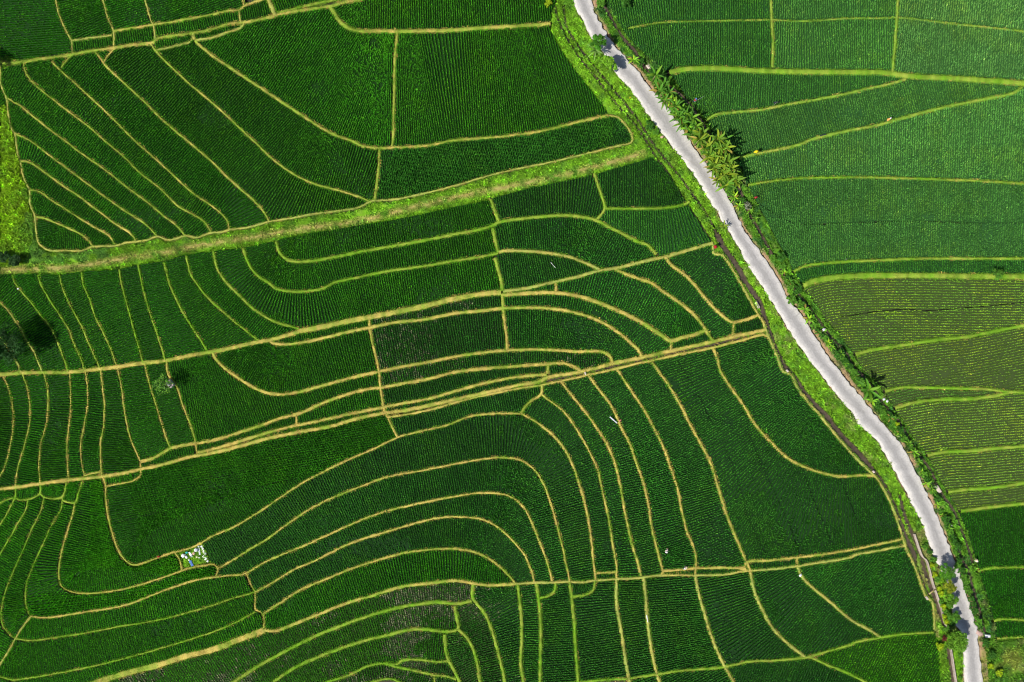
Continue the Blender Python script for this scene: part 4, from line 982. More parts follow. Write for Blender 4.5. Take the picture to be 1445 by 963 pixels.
# taller weeds and grass clumps among it
n2 = int(len(xs)*6.5*K*K); j = RNG.choice(len(xs), n2)
px = xs[j]-MG+RNG.uniform(-.5, .5, n2); py = ys[j]-MG+RNG.uniform(-.5, .5, n2)
c = verge_colour(px, py); X_, Y_ = (px-722.5)*K, (481.5-py)*K
mead = (px < 40) & (py > 140) & (py < 370)
kp = ((c[:, 0] < c[:, 1]*.95) & (RNG.random(n2) < .25+.9*(fbm(X_, Y_, 2.0, 601) > .47)) & (lookup(px, py, lev, 0.) > 1)) | mead
px, py, c, X_, Y_, mead = px[kp], py[kp], c[kp], X_[kp], Y_[kp], mead[kp]
sz = RNG.uniform(.5, 1.25, len(px))*np.where(mead, 1.35, 1.0)
c = c*np.exp(RNG.normal(.08, .36, len(px)))[:, None]
V2, Q2, C2 = blades(np.column_stack([X_, Y_]), .12, 9, .42*sz, .36*sz, .13*sz, c, cvar=.3)
V, Q, C = np.concatenate([V, V2]), np.concatenate([Q, Q2+len(V)]), np.concatenate([C, C2])
o = link('verge_grass', mesh_np('verge_grass', V, Q, mats=(GRASS,), col=C)); tag(o, 'bright green grass and weeds growing on the banks and road verges', 'grass', kind='stuff')
print('verge blades', len(Q))

# ------------------------------------------------------------------ road and ground
def resample(S, n):
    L = np.concatenate([[0], np.cumsum(np.linalg.norm(np.diff(S, axis=0), axis=1))]); u = np.linspace(0, L[-1], n)
    return np.column_stack([np.interp(u, L, S[:, i]) for i in (0, 1)]), u
n = 900
A, ua = resample(RL, n); B, ub = resample(RR, n)
# match stations across the road: walk the left edge, project to the right edge
B2 = []
for k in range(n):
    d = ((B-A[k])**2).sum(1); B2.append(B[d.argmin()])
B2 = np.array(B2); kk = 25; pad = np.pad(B2, ((kk//2, kk//2), (0, 0)), 'edge'); B2 = np.stack([np.convolve(pad[:, i], np.ones(kk)/kk, 'valid') for i in (0, 1)], 1)
A = np.column_stack([wx(A), wy(A)]); B = np.column_stack([wx(B2), wy(B2)])
across = (B-A)/np.linalg.norm(B-A, axis=1)[:, None]
A = A-across*((vnoise(A[:, 0], A[:, 1], .8, 21)-.45)*.5)[:, None]; B = B+across*((vnoise(B[:, 0], B[:, 1], .8, 22)-.45)*.5)[:, None]
us = [0, 0, .03, .2, .4, .6, .8, .97, 1, 1]; zs = [-.4, .25, .30, .33, .35, .35, .33, .30, .25, -.4]
V = []; UV = []
v = np.linspace(0, ua[-1]*K, n)
for u, z in zip(us, zs):
    V.append(np.column_stack([A*(1-u)+B*u, np.full(n, z)])); UV.append(np.column_stack([np.full(n, u), v]))
V = np.stack(V, 1); UV = np.stack(UV, 1); m = len(us)
i = np.arange(n-1)[:, None]*m+np.arange(m-1)[None]
Q = np.stack([i, i+1, i+m+1, i+m], -1).reshape(-1, 4)
o = link('road', mesh_np('road', V.reshape(-1, 3), Q, mats=(ROAD,), uv=UV.reshape(-1, 2), smooth_=False)); o['kind'] = 'structure'
V = np.array([[-900, -900, -.45], [900, -900, -.45], [900, 900, -.45], [-900, 900, -.45]])
o = link('ground', mesh_np('ground', V, [[0, 1, 2, 3]], mats=(GROUND,))); o['kind'] = 'structure'
# green farmland carrying on beyond the surveyed plots
m_, nt_, out_ = nodes('distant_fields')
n_, r_ = noise_ramp(nt_, .06, [(.3, (.012, .055, .008)), (.55, (.025, .09, .012)), (.75, (.06, .10, .02))], 10, .7)
b_ = pbsdf(nt_, .9, .1); nt_.links.new(r_.outputs[0], b_.inputs['Base Color']); nt_.links.new(b_.outputs[0], out_.inputs[0])
hx_, hy_ = (722.5+MG)*K-.3, (481.5+MG)*K-.3
V = []; Q = []
for x0, y0, x1, y1 in ((-900, hy_, 900, 900), (-900, -900, 900, -hy_), (-900, -hy_, -hx_, hy_), (hx_, -hy_, 900, hy_)):
    k_ = len(V); V += [(x0, y0, .15), (x1, y0, .15), (x1, y1, .15), (x0, y1, .15)]; Q.append((k_, k_+1, k_+2, k_+3))
o = link('farmland', mesh_np('farmland', np.array(V), Q, mats=(m_,))); o['kind'] = 'structure'
# ------------------------------------------------------------------ things: plants
def at(px, py, z=0.0, h=0.0):
    """ground point whose feature at height h is seen at this survey position"""
    x, y = W(px, py); f = 1-h/150.; return (x*f, y*f, z)

def tube(pts, rad, sides=8, cap=True):
    pts = np.asarray(pts, float); n = len(pts); V = []
    for i, (p, r) in enumerate(zip(pts, rad)):
        t = pts[min(i+1, n-1)]-pts[max(i-1, 0)]; t = t/max(np.linalg.norm(t), 1e-6)
        a = np.cross(t, [0.3, .9, .1]); a /= np.linalg.norm(a); b = np.cross(t, a)
        for k in range(sides):
            an = 2*math.pi*k/sides; V.append(p+r*(a*math.cos(an)+b*math.sin(an)))
    Q = [(i*sides+k, i*sides+(k+1) % sides, (i+1)*sides+(k+1) % sides, (i+1)*sides+k) for i in range(n-1) for k in range(sides)]
    T = []
    if cap:
        V.append(pts[0]); V.append(pts[-1]); c0, c1 = len(V)-2, len(V)-1
        T = [(c0, (k+1) % sides, k) for k in range(sides)]+[(c1, (n-1)*sides+k, (n-1)*sides+(k+1) % sides) for k in range(sides)]
    return np.array(V), np.array(Q, int).reshape(-1, 4), np.array(T, int).reshape(-1, 3)
def join(parts):
    V, Q, T = [], [], []; o = 0
    for v, q, t in parts:
        V.append(v); Q.append(q+o); T.append(t+o); o += len(v)
    return np.concatenate(V), np.concatenate(Q), np.concatenate(T)

def leaf_strip(base, az, L, wid, elev, droop, rs, segs=7, fold=.18, petiole=.14):
    """one long leaf: a folded strip that rises and arches over"""
    t = np.linspace(0, 1, segs+1); d = np.array([math.cos(az), math.sin(az), 0]); p = np.array([-d[1], d[0], 0])
    ang = elev-droop*t**1.3
    r = np.concatenate([[0], np.cumsum(np.cos(ang[:-1])*L/segs)]); z = np.concatenate([[0], np.cumsum(np.sin(ang[:-1])*L/segs)])
    w = np.where(t < petiole, .03, wid*np.sin(np.clip((t-petiole)/(1-petiole), 0, 1)**.75*math.pi*.97+.06)**.7)
    w = np.maximum(w, .02)*(1+rs.uniform(-.12, .12, segs+1))
    mid = base+r[:, None]*d+np.outer(z, [0, 0, 1])
    up = w*fold
    A = mid+p*(w/2)[:, None]; A[:, 2] += up; B = mid-p*(w/2)[:, None]; B[:, 2] += up
    V = np.stack([A, mid, B], 1).reshape(-1, 3)
    i = np.arange(segs)[:, None]*3+np.array([0, 1])[None]
    Q = np.stack([i, i+1, i+4, i+3], -1).reshape(-1, 4)
    return V, Q

def leaves_mesh(name, specs, rs):
    V, Q, C = [], [], []; o = 0
    for (base, az, L, wid, el, dr, col, segs, fold, pet) in specs:
        v, q = leaf_strip(np.array(base, float), az, L, wid, el, dr, rs, segs, fold, pet)
        V.append(v); Q.append(q+o); o += len(v)
        c = np.tile(np.array(col), (len(v), 1))*(1+rs.uniform(-.12, .12, (len(v), 1)))
        c[1::3] *= 1.25; C.append(c)
    return mesh_np(name, np.concatenate(V), np.concatenate(Q), mats=(BROAD,), col=np.concatenate(C), smooth_=False)

def banana_meshes(seed, tone, hs=1.9, nl=10, ll=2.0):
    rs = np.random.default_rng(seed)
    st = tube([(0, 0, -.3), (.02, 0, hs*.5), (.03, .02, hs)], (.16, .13, .08))
    sm = mesh_np('stem', *st, mats=(STEM,), smooth_=True)
    sp = []
    for k in range(nl):
        f = k/(nl-1); az = k*2.4+rs.uniform(-.3, .3)
        c = np.array(tone)*rs.uniform(.75, 1.25)
        if f > .75 and rs.random() < .28: c = np.array([.36, .29, .06])*rs.uniform(.7, 1.1)
        elif rs.random() < .25: c = c*np.array([1.7, 1.25, 1.0])
        sp.append(((.03, .02, hs-.25*f), az, ll*rs.uniform(.75, 1.2), .44*rs.uniform(.75, 1.15), 1.2-.85*f, .95+.5*f, c, 8, .22, .14))
    lm = leaves_mesh('leaves', sp, rs)
    return sm, lm
def palm_meshes(seed, tone):
    rs = np.random.default_rng(seed)
    sm = mesh_np('stem', *tube([(0, 0, -.3), (.1, 0, .9), (.15, .05, 1.9)], (.12, .09, .06)), mats=(BARK,), smooth_=True)
    sp = []
    for k in range(22):
        f = k/21; az = k*2.4+rs.uniform(-.3, .3)
        sp.append(((.15, .05, 1.9-.2*f), az, 1.75*rs.uniform(.75, 1.1), .15, 1.2-1.0*f, 1.0+.5*f, np.array(tone)*rs.uniform(.8, 1.3), 7, .15, .04))
    return sm, leaves_mesh('leaves', sp, rs)

def foliage(rs, clumps, nleaf, size, tone, rad, flat=.6):
    """leaf sized faces spread through clumps; clumps: list of (centre, radius)"""
    P, N_, C = [], [], []
    for c, r in clumps:
        k = max(6, int(nleaf*(r/rad)**2)); d = rs.normal(size=(k, 3)); d /= np.linalg.norm(d, axis=1)[:, None]
        rr = r*rs.random(k)**.4
        P.append(np.array(c)+d*rr[:, None]*np.array([1, 1, .8]))
        nn = d*.6+rs.normal(size=(k, 3))*.6+np.array([0, 0, flat]); N_.append(nn/np.linalg.norm(nn, axis=1)[:, None])
        C.append(np.tile(np.array(tone)*rs.uniform(.65, 1.35), (k, 1)))
    P = np.concatenate(P); N_ = np.concatenate(N_); C = np.concatenate(C); n = len(P)
    a = rs.normal(size=(n, 3)); u = np.cross(N_, a); u /= np.linalg.norm(u, axis=1)[:, None]; v = np.cross(N_, u)
    s = size*rs.uniform(.6, 1.3, n)[:, None]
    V = np.stack([P-u*s, P+v*s*.45, P+u*s, P-v*s*.45], 1)
    C = C*(1+rs.uniform(-.25, .25, (n, 1)))
    y = rs.random(n) < .05; C[y] *= np.array([1.9, 1.5, 1.1])
    return V.reshape(-1, 3), np.arange(n*4).reshape(n, 4), np.repeat(C, 4, 0)

def tree_meshes(seed, h, r, tone, nleaf=90, size=.17, nclump=26, trunk_r=.16, bare=.45, flat=.6, names=('trunk', 'crown')):
    rs = np.random.default_rng(seed)
    parts = [tube([(0, 0, -.5), (.08*h*rs.uniform(-1, 1), .05*h, h*.3), (.1*rs.uniform(-1, 1)*h, .03*h, h*.6)], (trunk_r, trunk_r*.75, trunk_r*.5))]
    tops = parts[0][0][-1]
    cl = []
    for k in range(nclump):
        az = k*2.4+rs.uniform(-.4, .4); q = math.sqrt((k+.5)/nclump)*r*rs.uniform(.75, 1.1)
        zc = h*(.55+.42*math.sqrt(max(0, 1-(q/(r*1.15))**2)))*rs.uniform(.88, 1.04)
        c = np.array([q*math.cos(az), q*math.sin(az), zc]); cl.append((c, r*rs.uniform(.20, .36)))
        if k % 3 == 0:
            m = np.array([c[0]*.45, c[1]*.45, h*.55])
            parts.append(tube([tops*np.array([.8, .8, 1])-np.array([0, 0, h*.15]), m, c], (trunk_r*.4, trunk_r*.28, .02), 6))
    V, Q, C = foliage(rs, cl, nleaf, size, tone, r*.28, flat)
    return mesh_np(names[0], *join(parts), mats=(BARK,), smooth_=True), mesh_np(names[1], V, Q, mats=(BROAD,), col=C)

def plant(name, label, cat, loc, rz, s, m1, m2, n1, n2, group=None):
    e = empty(name, loc, rz, s); tag(e, label, cat, group)
    link(n1, m1, e); link(n2, m2, e); return e

GRN = (.085, .235, .022); YEL = (.135, .255, .022); BRI = (.20, .45, .03); DKG = (.055, .185, .02)
BAN = {'g': [banana_meshes(10+i, GRN, 1.9+.2*i) for i in range(4)], 'y': [banana_meshes(30+i, YEL, 2.2+.25*i, 11) for i in range(4)],
       'b': [banana_meshes(50+i, BRI, 1.3, 8, 1.8) for i in range(3)]}
rp = random.Random(5)
def banana(px, py, kind, s, label, group=None, h=2.5, tall=1.0):
    sm, lm = rp.choice(BAN[kind])
    e = plant('banana_plant', label, 'banana plant', at(px, py, .1, h*s), rp.uniform(0, 6.3), s*rp.uniform(.93, 1.07), sm, lm, 'stem', 'leaves', group); e.scale.z *= tall; return e
for px, py in ((925, 106), (931, 127), (938, 118), (946, 129), (939, 140), (947, 139), (954, 149), (962, 153), (969, 162), (959, 164), (977, 166), (964, 173), (973, 178), (983, 178), (978, 188)):
    banana(px, py, 'g' if rp.random() < .8 else 'b', 1.0, 'green banana plant in the loose roadside row facing the red-shirted person', 'banana plants along the upper road', 3.0, 1.15)
for px, py in ((990, 190), (986, 199), (997, 208), (1006, 207), (1019, 198), (1011, 199), (1015, 213), (1001, 221), (1009, 227), (1026, 230), (1020, 221), (1005, 238), (1017, 236), (1032, 242),
               (1024, 247), (1013, 255), (1032, 253), (1024, 261), (1036, 257), (1022, 210), (1028, 239), (1018, 246)):
    banana(px, py, 'y' if rp.random() < .62 else 'g', 1.08, 'tall yellowing banana plant packed in the dense clump on the right roadside', 'banana plants of the dense roadside clump', 3.4, 1.35)
for px, py, k, s, lab in ((895, 82, 'b', .8, 'small bright green banana plant on the right verge, uppermost one by the road'),
    (1038, 277, 'b', .75, 'small bright banana plant just below the dense yellowing clump'), (1044, 289, 'b', .7, 'low bright banana plant beside the red scarecrow by the road'),
    (1021, 320, 'y', .62, 'small banana plant on the left verge throwing one leaf shadow on the road'),
    (1139, 437, 'b', .85, 'upper one of two lone banana plants beside the striped young rice'), (1144, 450, 'b', .8, 'lower one of two lone banana plants beside the striped young rice'),
    (1171, 484, 'b', .55, 'small banana plant near the white bag on the right verge'),
    (1227, 551, 'g', 1.45, 'large lone banana plant with long fronds shading the striped rice'), (1234, 566, 'b', .8, 'banana plant next to the two white sacks on the right verge'),
    (1293, 639, 'b', .65, 'small banana plant on the right verge opposite the long curved bund end'), (1297, 652, 'g', .55, 'small darker banana plant just below another on the right verge'),
    (1311, 684, 'b', .7, 'bright banana plant beside the concrete slab in the right ditch'), (1325, 713, 'b', .55, 'small bright banana plant below the concrete slab in the right ditch')):
    banana(px, py, k, s, lab)

SH = {'d': [tree_meshes(100+i, 1.25, .85, DKG, 60, .14, 14, .06, names=('stem', 'foliage')) for i in range(3)],
      'g': [tree_meshes(110+i, 1.1, .8, (.10, .27, .025), 60, .14, 14, .06, names=('stem', 'foliage')) for i in range(3)],
      'y': [tree_meshes(120+i, 1.1, .8, (.33, .46, .015), 60, .13, 14, .06, names=('stem', 'foliage')) for i in range(2)],
      'w': [tree_meshes(130, 1.3, .8, (.24, .27, .20), 40, .13, 12, .06, names=('stem', 'foliage'))],
      'r': [tree_meshes(140, 1.1, .7, (.16, .03, .03), 50, .12, 10, .06, names=('stem', 'foliage'))]}
def shrub(px, py, k, s, label, group=None):
    a, b = rp.choice(SH[k])
    return plant('shrub', label, 'bush', at(px, py, .1, .9*s), rp.uniform(0, 6.3), s*rp.uniform(.92, 1.08), a, b, 'stem', 'foliage', group)
for px, py, k, s, lab in ((774, 4, 'y', .9, 'round light green bush on the top edge left of the road'), (848, 4, 'g', 1.0, 'green bush on the top edge right of the road'),
    (883, 2, 'd', 1.3, 'dark green bush on the top edge in the paddy corner right of the road'), (905, 88, 'd', .8, 'dark bush by the ditch next to the uppermost small banana plant'),
    (917, 177, 'd', 1.15, 'dark green bush on the left verge at the road edge, across from the bananas'), (926, 186, 'g', .8, 'mid green bush just below the dark one on the left verge'),
    (1055, 291, 'w', .95, 'grey leaved bush beside the red scarecrow'), (1049, 283, 'd', .7, 'small dark bush between banana plant and red scarecrow'),
    (1102, 363, 'd', 1.1, 'dark bush standing at the paddy corner with pale flowers nearby'), (1092, 364, 'g', .9, 'green bush at the lower end of the planted strip by the road'),
    (1105, 376, 'g', .85, 'green bush on the right verge left of the dark ditch'), (1118, 404, 'g', .8, 'green bush where the small ditch ends on the right verge'),
    (1127, 407, 'd', .95, 'dark bush at the head of the topmost striped rice paddy'), (1118, 423, 'g', 1.25, 'broad green bush bulging towards the road above two lone bananas'),
    (1131, 429, 'g', .9, 'green bush directly above two lone banana plants'), (1148, 460, 'g', .9, 'green bush directly below two lone banana plants'),
    (1160, 474, 'd', .7, 'dark small bush right beside the white bag on the right verge'),
    (1184, 500, 'd', 1.3, 'glossy dark bush with bright leaf tips right of the road'), (1193, 509, 'd', .8, 'small dark bush under the glossy dark one'),
    (1205, 524, 'g', .8, 'green bush above the large lone banana plant'), (1267, 599, 'y', .6, 'yellowish small bush on the right verge above the wavy dark ditch'),
    (1262, 590, 'g', .8, 'green bush uppermost along the wavy dark ditch'), (1277, 620, 'g', .85, 'green bush in the middle of the wavy dark ditch'),
    (1284, 628, 'd', .7, 'dark small bush near the end of the wavy dark ditch'), (1305, 671, 'g', .9, 'green bush just above the bright banana plant by the concrete slab'),
    (1323, 704, 'd', .8, 'dark bush just under the concrete slab in the right ditch'), (1335, 732, 'd', .9, 'dark bush on the right verge beside the black ditch mouth'),
    (1306, 772, 'g', .75, 'green bush on bare ground between concrete wall and road'), (1312, 779, 'd', .6, 'small dark bush at the road edge above the long road shadow'),
    (1333, 902, 'r', .9, 'dark red leaved bush beside the big roadside tree at bottom'), (1327, 913, 'y', 1.05, 'bright yellow green bush at the paddy corner, bottom right'),
    (1355, 925, 'g', .55, 'thin small bush at the left road edge near the bottom'), (1356, 957, 'g', .55, 'thin small bush at the left road edge on the bottom border'),
    (1391, 908, 'd', 1.0, 'dark green bush below the white block on the right verge'), (1400, 925, 'd', 1.05, 'very dark bush in front of the wild yellow grass'),
    (1399, 941, 'y', .8, 'yellow green bush at the edge of the wild grass'), (1411, 950, 'y', 1.0, 'wide yellow green bush inside the wild grass')):
    shrub(px, py, k, s, lab)
for px, py in ((1348, 765), (1352, 772), (1349, 780), (1354, 791), (1352, 799), (1357, 806), (1360, 814), (1363, 821), (1365, 829), (1368, 836), (1371, 845), (1374, 853), (1375, 862), (1379, 872), (1384, 884), (1381, 879)):
    shrub(px, py, 'd' if rp.random() < .55 else 'g', rp.uniform(.65, .95), 'dark green bush in the unbroken hedge along the right road edge near the bottom', 'hedge bushes along the right road edge')

for px, py, k in ((1318, 790, 'g'), (1316, 798, 'y'), (1320, 812, 'y'), (1323, 818, 'g'), (1326, 831, 'y'), (1329, 838, 'y'), (1329, 850, 'g'), (1332, 857, 'y'), (1335, 863, 'g'), (1336, 878, 'y'),
               (1333, 871, 'y'), (1339, 887, 'g'), (1341, 855, 'g'), (1338, 833, 'g'), (1345, 880, 'd'), (1334, 889, 'g')):
    shrub(px, py, k, rp.uniform(.6, .85), 'low leafy bush in the thicket between concrete wall and road, lower right', 'thicket bushes between wall and road')
for px, py, k in ((920, 104, 'd'), (928, 112, 'g'), (934, 122, 'd'), (941, 134, 'g'), (948, 144, 'd'), (951, 155, 'g'), (958, 158, 'd'), (966, 168, 'g'), (970, 172, 'd'), (976, 182, 'g'), (984, 186, 'd'), (981, 194, 'g'),
               (989, 204, 'd'), (994, 213, 'g'), (1003, 232, 'd'), (1011, 243, 'g'), (1019, 262, 'd'), (1028, 267, 'g'), (1033, 266, 'd'), (1032, 272, 'g'), (937, 111, 'd'), (952, 138, 'd'), (961, 146, 'd')):
    shrub(px, py, k, rp.uniform(.75, 1.05), 'leafy undergrowth bush between the bananas beside the upper road', 'undergrowth bushes among the upper bananas')
for px, py, k in ((1112, 392, 'd'), (1123, 414, 'd'), (1135, 432, 'g'), (1153, 467, 'd'), (1166, 478, 'g'), (1177, 492, 'd'), (1189, 505, 'g'), (1199, 517, 'd'), (1211, 533, 'd'), (1216, 540, 'g'),
               (1241, 574, 'd'), (1247, 581, 'g'), (1256, 585, 'd'), (1271, 607, 'd'), (1288, 633, 'g'), (1300, 662, 'd'), (1308, 678, 'd'), (1317, 694, 'g'), (1329, 722, 'g'), (1338, 741, 'd'), (1342, 751, 'g'), (1346, 758, 'd')):
    shrub(px, py, k, rp.uniform(.6, .9), 'low dark weed bush in the ragged strip between road and right ditch', 'weed bushes of the ragged right verge')
for px, py, k, s in ((1060, 297, 'b', .55), (1066, 309, 'g', .5), (1108, 383, 'b', .5), (1115, 397, 'g', .5), (1122, 418, 'b', .45), (1157, 470, 'g', .5), (1176, 490, 'b', .5), (1187, 500, 'g', .55), (1196, 512, 'b', .5),
                     (1210, 530, 'g', .5), (1219, 545, 'b', .6), (1258, 590, 'g', .5), (1272, 612, 'b', .5), (1283, 626, 'g', .5), (1303, 667, 'b', .5), (1315, 690, 'g', .5), (1333, 728, 'b', .45), (1340, 746, 'g', .45)):
    banana(px, py, k, s, 'young banana sucker among the weed bushes of the ragged right verge', 'young bananas of the right verge')
def tree(name, px, py, z, seed, h, r, tone, label, cat='tree', **k):
    a, b = tree_meshes(seed, h, r, tone, **k); return plant(name, label, cat, at(px, py, z, 0), rp.uniform(0, 6), 1, a, b, 'trunk', 'crown')
tree('broadleaf_tree', 29, 487, 0, 1, 6.6, 3.6, (.024, .090, .016), 'large dark green tree at the left edge throwing a black shadow', nleaf=110, size=.2, nclump=40, trunk_r=.22)
tree('broadleaf_tree', -12, 92, 0, 2, 4.2, 1.9, (.04, .11, .02), 'tree beyond the left edge whose shadow falls on the top left corner', nleaf=90, nclump=20)
tree('small_tree', 240, 542, 0, 3, 4.2, 1.9, (.13, .31, .035), 'light leaved tree on the straw bund over the small grey shrine', nleaf=17, size=.19, nclump=24, trunk_r=.12, flat=.9)
tree('roadside_tree', 841, 70, .2, 4, 5.0, 1.4, (.075, .27, .018), 'round dark tree with a reddish spot leaning over the left road edge, upper one', nleaf=120, size=.14, nclump=22)
tree('roadside_tree', 855, 99, .2, 5, 4.4, 1.45, (.18, .40, .025), 'light green leafy tree at the left road edge, shading the road', nleaf=80, size=.20, nclump=20)
a, b = palm_meshes(6, (.19, .33, .08)); plant('palm', 'spiky pale fronded palm between two trees on the left road edge', 'palm', at(838, 79, .2, 0), .6, 1.25, a, b, 'stem', 'leaves')
tree('small_tree', 1401, 388, .2, 7, 2.3, 1.1, (.09, .24, .025), 'small round tree on the broad green bund at the right edge', nleaf=70, size=.13, nclump=14, trunk_r=.07)
tree('dark_bush', 12, 364, .2, 8, 1.9, 1.15, (.03, .09, .02), 'dark bush on the grass at the left edge, left one of two', 'bush', nleaf=110, nclump=16, trunk_r=.07)
tree('dark_bush', 28, 369, .2, 9, 1.9, 1.2, (.03, .085, .02), 'dark bush on the grass at the left edge, right one of two', 'bush', nleaf=110, nclump=16, trunk_r=.07)
tree('roadside_tree', 1324, 801, .2, 10, 3.8, 1.5, (.09, .27, .02), 'bushy dark tree left of the road casting the flat-topped long shadow', nleaf=110, size=.14, nclump=20)
tree('roadside_tree', 1331, 824, .2, 11, 2.8, 1.3, (.24, .31, .02), 'yellowish tree left of the road between two greener ones', nleaf=90, size=.15, nclump=18)
tree('roadside_tree', 1336, 843, .2, 12, 2.0, 1.3, (.12, .29, .02), 'green low tree at the left road edge under the yellowish one', nleaf=90, size=.14, nclump=18)
tree('roadside_tree', 1341, 868, .2, 13, 1.6, 1.2, (.09, .25, .025), 'green bushy tree spilling onto the left road edge above the big tree', nleaf=90, size=.14, nclump=16)
tree('roadside_tree', 1338, 897, .2, 14, 4.0, 2.0, (.14, .32, .025), 'big spreading tree over the left road edge at the bottom right', nleaf=100, size=.19, nclump=34)
# red blossom on the upper road tree
FL = mesh_np('blossom', *foliage(np.random.default_rng(5), [((0, 0, 0), .22)], 40, .09, (.5, .10, .06), .22)[:2], mats=(REDC,))
link('blossom', FL, [o for o in COL.objects if o.name.startswith('roadside_tree')][0], (0.1, .2, 4.9))

# ------------------------------------------------------------------ things: built pieces
def box(sx, sy, sz, rs=None, j=.0, bev=.03):
    """bevelled block standing on z=0"""
    x, y, b = sx/2, sy/2, bev
    def ring(z, ins): return [(-x+ins, -y+ins, z), (x-ins, -y+ins, z), (x-ins, y-ins, z), (-x+ins, y-ins, z)]
    V = np.array(ring(0, 0)+ring(sz-b, 0)+ring(sz, b), float)
    if rs is not None: V += rs.uniform(-j, j, V.shape)
    Q = [(k, (k+1) % 4, 4+(k+1) % 4, 4+k) for k in range(4)]+[(4+k, 4+(k+1) % 4, 8+(k+1) % 4, 8+k) for k in range(4)]+[(8, 9, 10, 11), (3, 2, 1, 0)]
    return V, np.array(Q), np.zeros((0, 3), int)
def moved(p, d): return p[0]+np.array(d), p[1], p[2]
def sack_mesh(name, sx, sy, sz, mat, seed):
    rs = np.random.default_rng(seed); nu, nv = 14, 9; V = []
    for i in range(nv+1):
        th = math.pi*i/nv
        for k in range(nu):
            ph = 2*math.pi*k/nu
            c, s = math.cos(ph), math.sin(ph); sg = lambda v: math.copysign(abs(v)**.7, v)
            V.append([sg(c)*math.sin(th)**.8*sx/2, sg(s)*math.sin(th)**.8*sy/2, (1-math.cos(th))*sz/2])
    V = np.array(V); V += (rs.random(V.shape)-.5)*np.array([sx, sy, sz])*.13; V[:, 2] = np.maximum(V[:, 2], 0)
    Q = [(i*nu+k, i*nu+(k+1) % nu, (i+1)*nu+(k+1) % nu, (i+1)*nu+k) for i in range(nv) for k in range(nu)]
    # tied mouth
    m = tube([(sx*.45, 0, sz*.55), (sx*.56, 0, sz*.62), (sx*.66, .02, sz*.58)], (sz*.16, sz*.07, sz*.2), 7)
    return mesh_np(name, *join([(V, np.array(Q), np.zeros((0, 3), int)), m]), mats=(mat,), smooth_=True)
def sheet_mesh(name, sx, sy, h, mat, seed, t=.02):
    rs = np.random.default_rng(seed); nx, ny = 16, 7
    gx, gy = np.meshgrid(np.linspace(-.5, .5, nx), np.linspace(-.5, .5, ny), indexing='ij')
    X = gx*sx+(vnoise(gx*5, gy*5+seed, 1, seed)-.5)*.12*sy; Y = gy*sy*(1+.35*(vnoise(gx*4, gy*0+seed, 1, seed+1)-.5)*2)
    Z = .03+h*(.25+.75*vnoise(gx*7, gy*4, 1, seed+2))*np.cos(gy*2.2)
    top = np.stack([X, Y, Z], -1).reshape(-1, 3); bot = top-[0, 0, t]; V = np.concatenate([top, bot]); n = nx*ny
    i = (np.arange(nx-1)[:, None]*ny+np.arange(ny-1)[None]).ravel()
    Q = np.concatenate([np.stack([i, i+ny, i+ny+1, i+1], 1), np.stack([i+1, i+ny+1, i+ny, i], 1)+n])
    ed = [k for k in range(ny)]+[r*ny+ny-1 for r in range(1, nx)]+[(nx-1)*ny+k for k in range(ny-2, -1, -1)]+[r*ny for r in range(nx-2, 0, -1)]
    S = [(ed[k], ed[(k+1) % len(ed)], ed[(k+1) % len(ed)]+n, ed[k]+n) for k in range(len(ed))]
    return mesh_np(name, V, np.concatenate([Q, np.array(S)]), mats=(mat,), smooth_=False)
def ang(a, b): return math.atan2(-(b[1]-a[1]), b[0]-a[0])
def sack(px, py, sx, sy, sz, mat, label, rz=0., z=.22, name='plastic_sack', cat='sack', seed=0):
    return tag(link(name, sack_mesh(name, sx, sy, sz, mat, int(px*7+py)+seed), None, at(px, py, z, z+sz*.6), rz), label, cat)
def sheet(p, q, wid, mat, label, h=.18, z=.25, name='plastic_sheet', cat='sheet'):
    L = math.hypot(q[0]-p[0], q[1]-p[1])*K
    return tag(link(name, sheet_mesh(name, L, wid, h, mat, int(p[0]+p[1])), None, at((p[0]+q[0])/2, (p[1]+q[1])/2, z, z), ang(p, q)), label, cat)

# the clearing with sacks and sheets
sack(257.8, 785.0, .75, .72, .45, WHITEC, 'leftmost big white sack in the clearing, lying beside the dark paddy edge', .5)
sack(262.2, 787.0, .55, .5, .3, WHITEC, 'small white sack touching the leftmost big one in the clearing', 2.0)
sack(262.6, 780.5, .5, .35, .25, TEALC, 'turquoise bundle above the white sacks in the clearing', .2)
sheet((266.6, 779.6), (270.6, 787), .4, WHITEC, 'crumpled white sheet slanting through the middle of the clearing')
sheet((268.5, 787), (271.5, 784), .35, NAVYC, 'dark blue cloth lying on the middle of the clearing')
sack(272.5, 781.8, .6, .5, .28, TANC, 'tan carton in the clearing between white sheet and tall white sack', 1.2, name='crumpled_carton', cat='carton')
sack(276.0, 777.0, .62, .85, .55, WHITEC, 'tall bluish white sack in the upper middle of the clearing', 1.7)
sheet((279.6, 770.5), (281.8, 783.5), .42, GREYC, 'grey sheet lying lengthwise beside the long white one in the clearing')
sheet((283.4, 770.4), (289.2, 783.8), .55, WHITEC, 'long white sheet at the right side of the clearing')
sheet((284.5, 776.0), (286.5, 783.0), .22, TANC, 'narrow brown strip between the grey and the long white sheet', .1)
sheet((286.0, 784.6), (290.8, 790.0), .55, WHITEC, 'short white sheet below the long one in the clearing')
sack(292.2, 792.6, .42, .4, .3, WHITEC, 'lowest white sack in the right corner of the clearing', .8)
sheet((276.0, 786.4), (279.4, 787.2), .35, PINKC, 'pink cloth lying in the centre of the clearing', .1)
sack(280.6, 787.6, .35, .28, .18, WHITEC, 'small white packet beside the pink cloth in the clearing', .1)
sack(266.0, 791.0, .32, .38, .25, WHITEC, 'small white sack at the upper end of the blue one', .9)
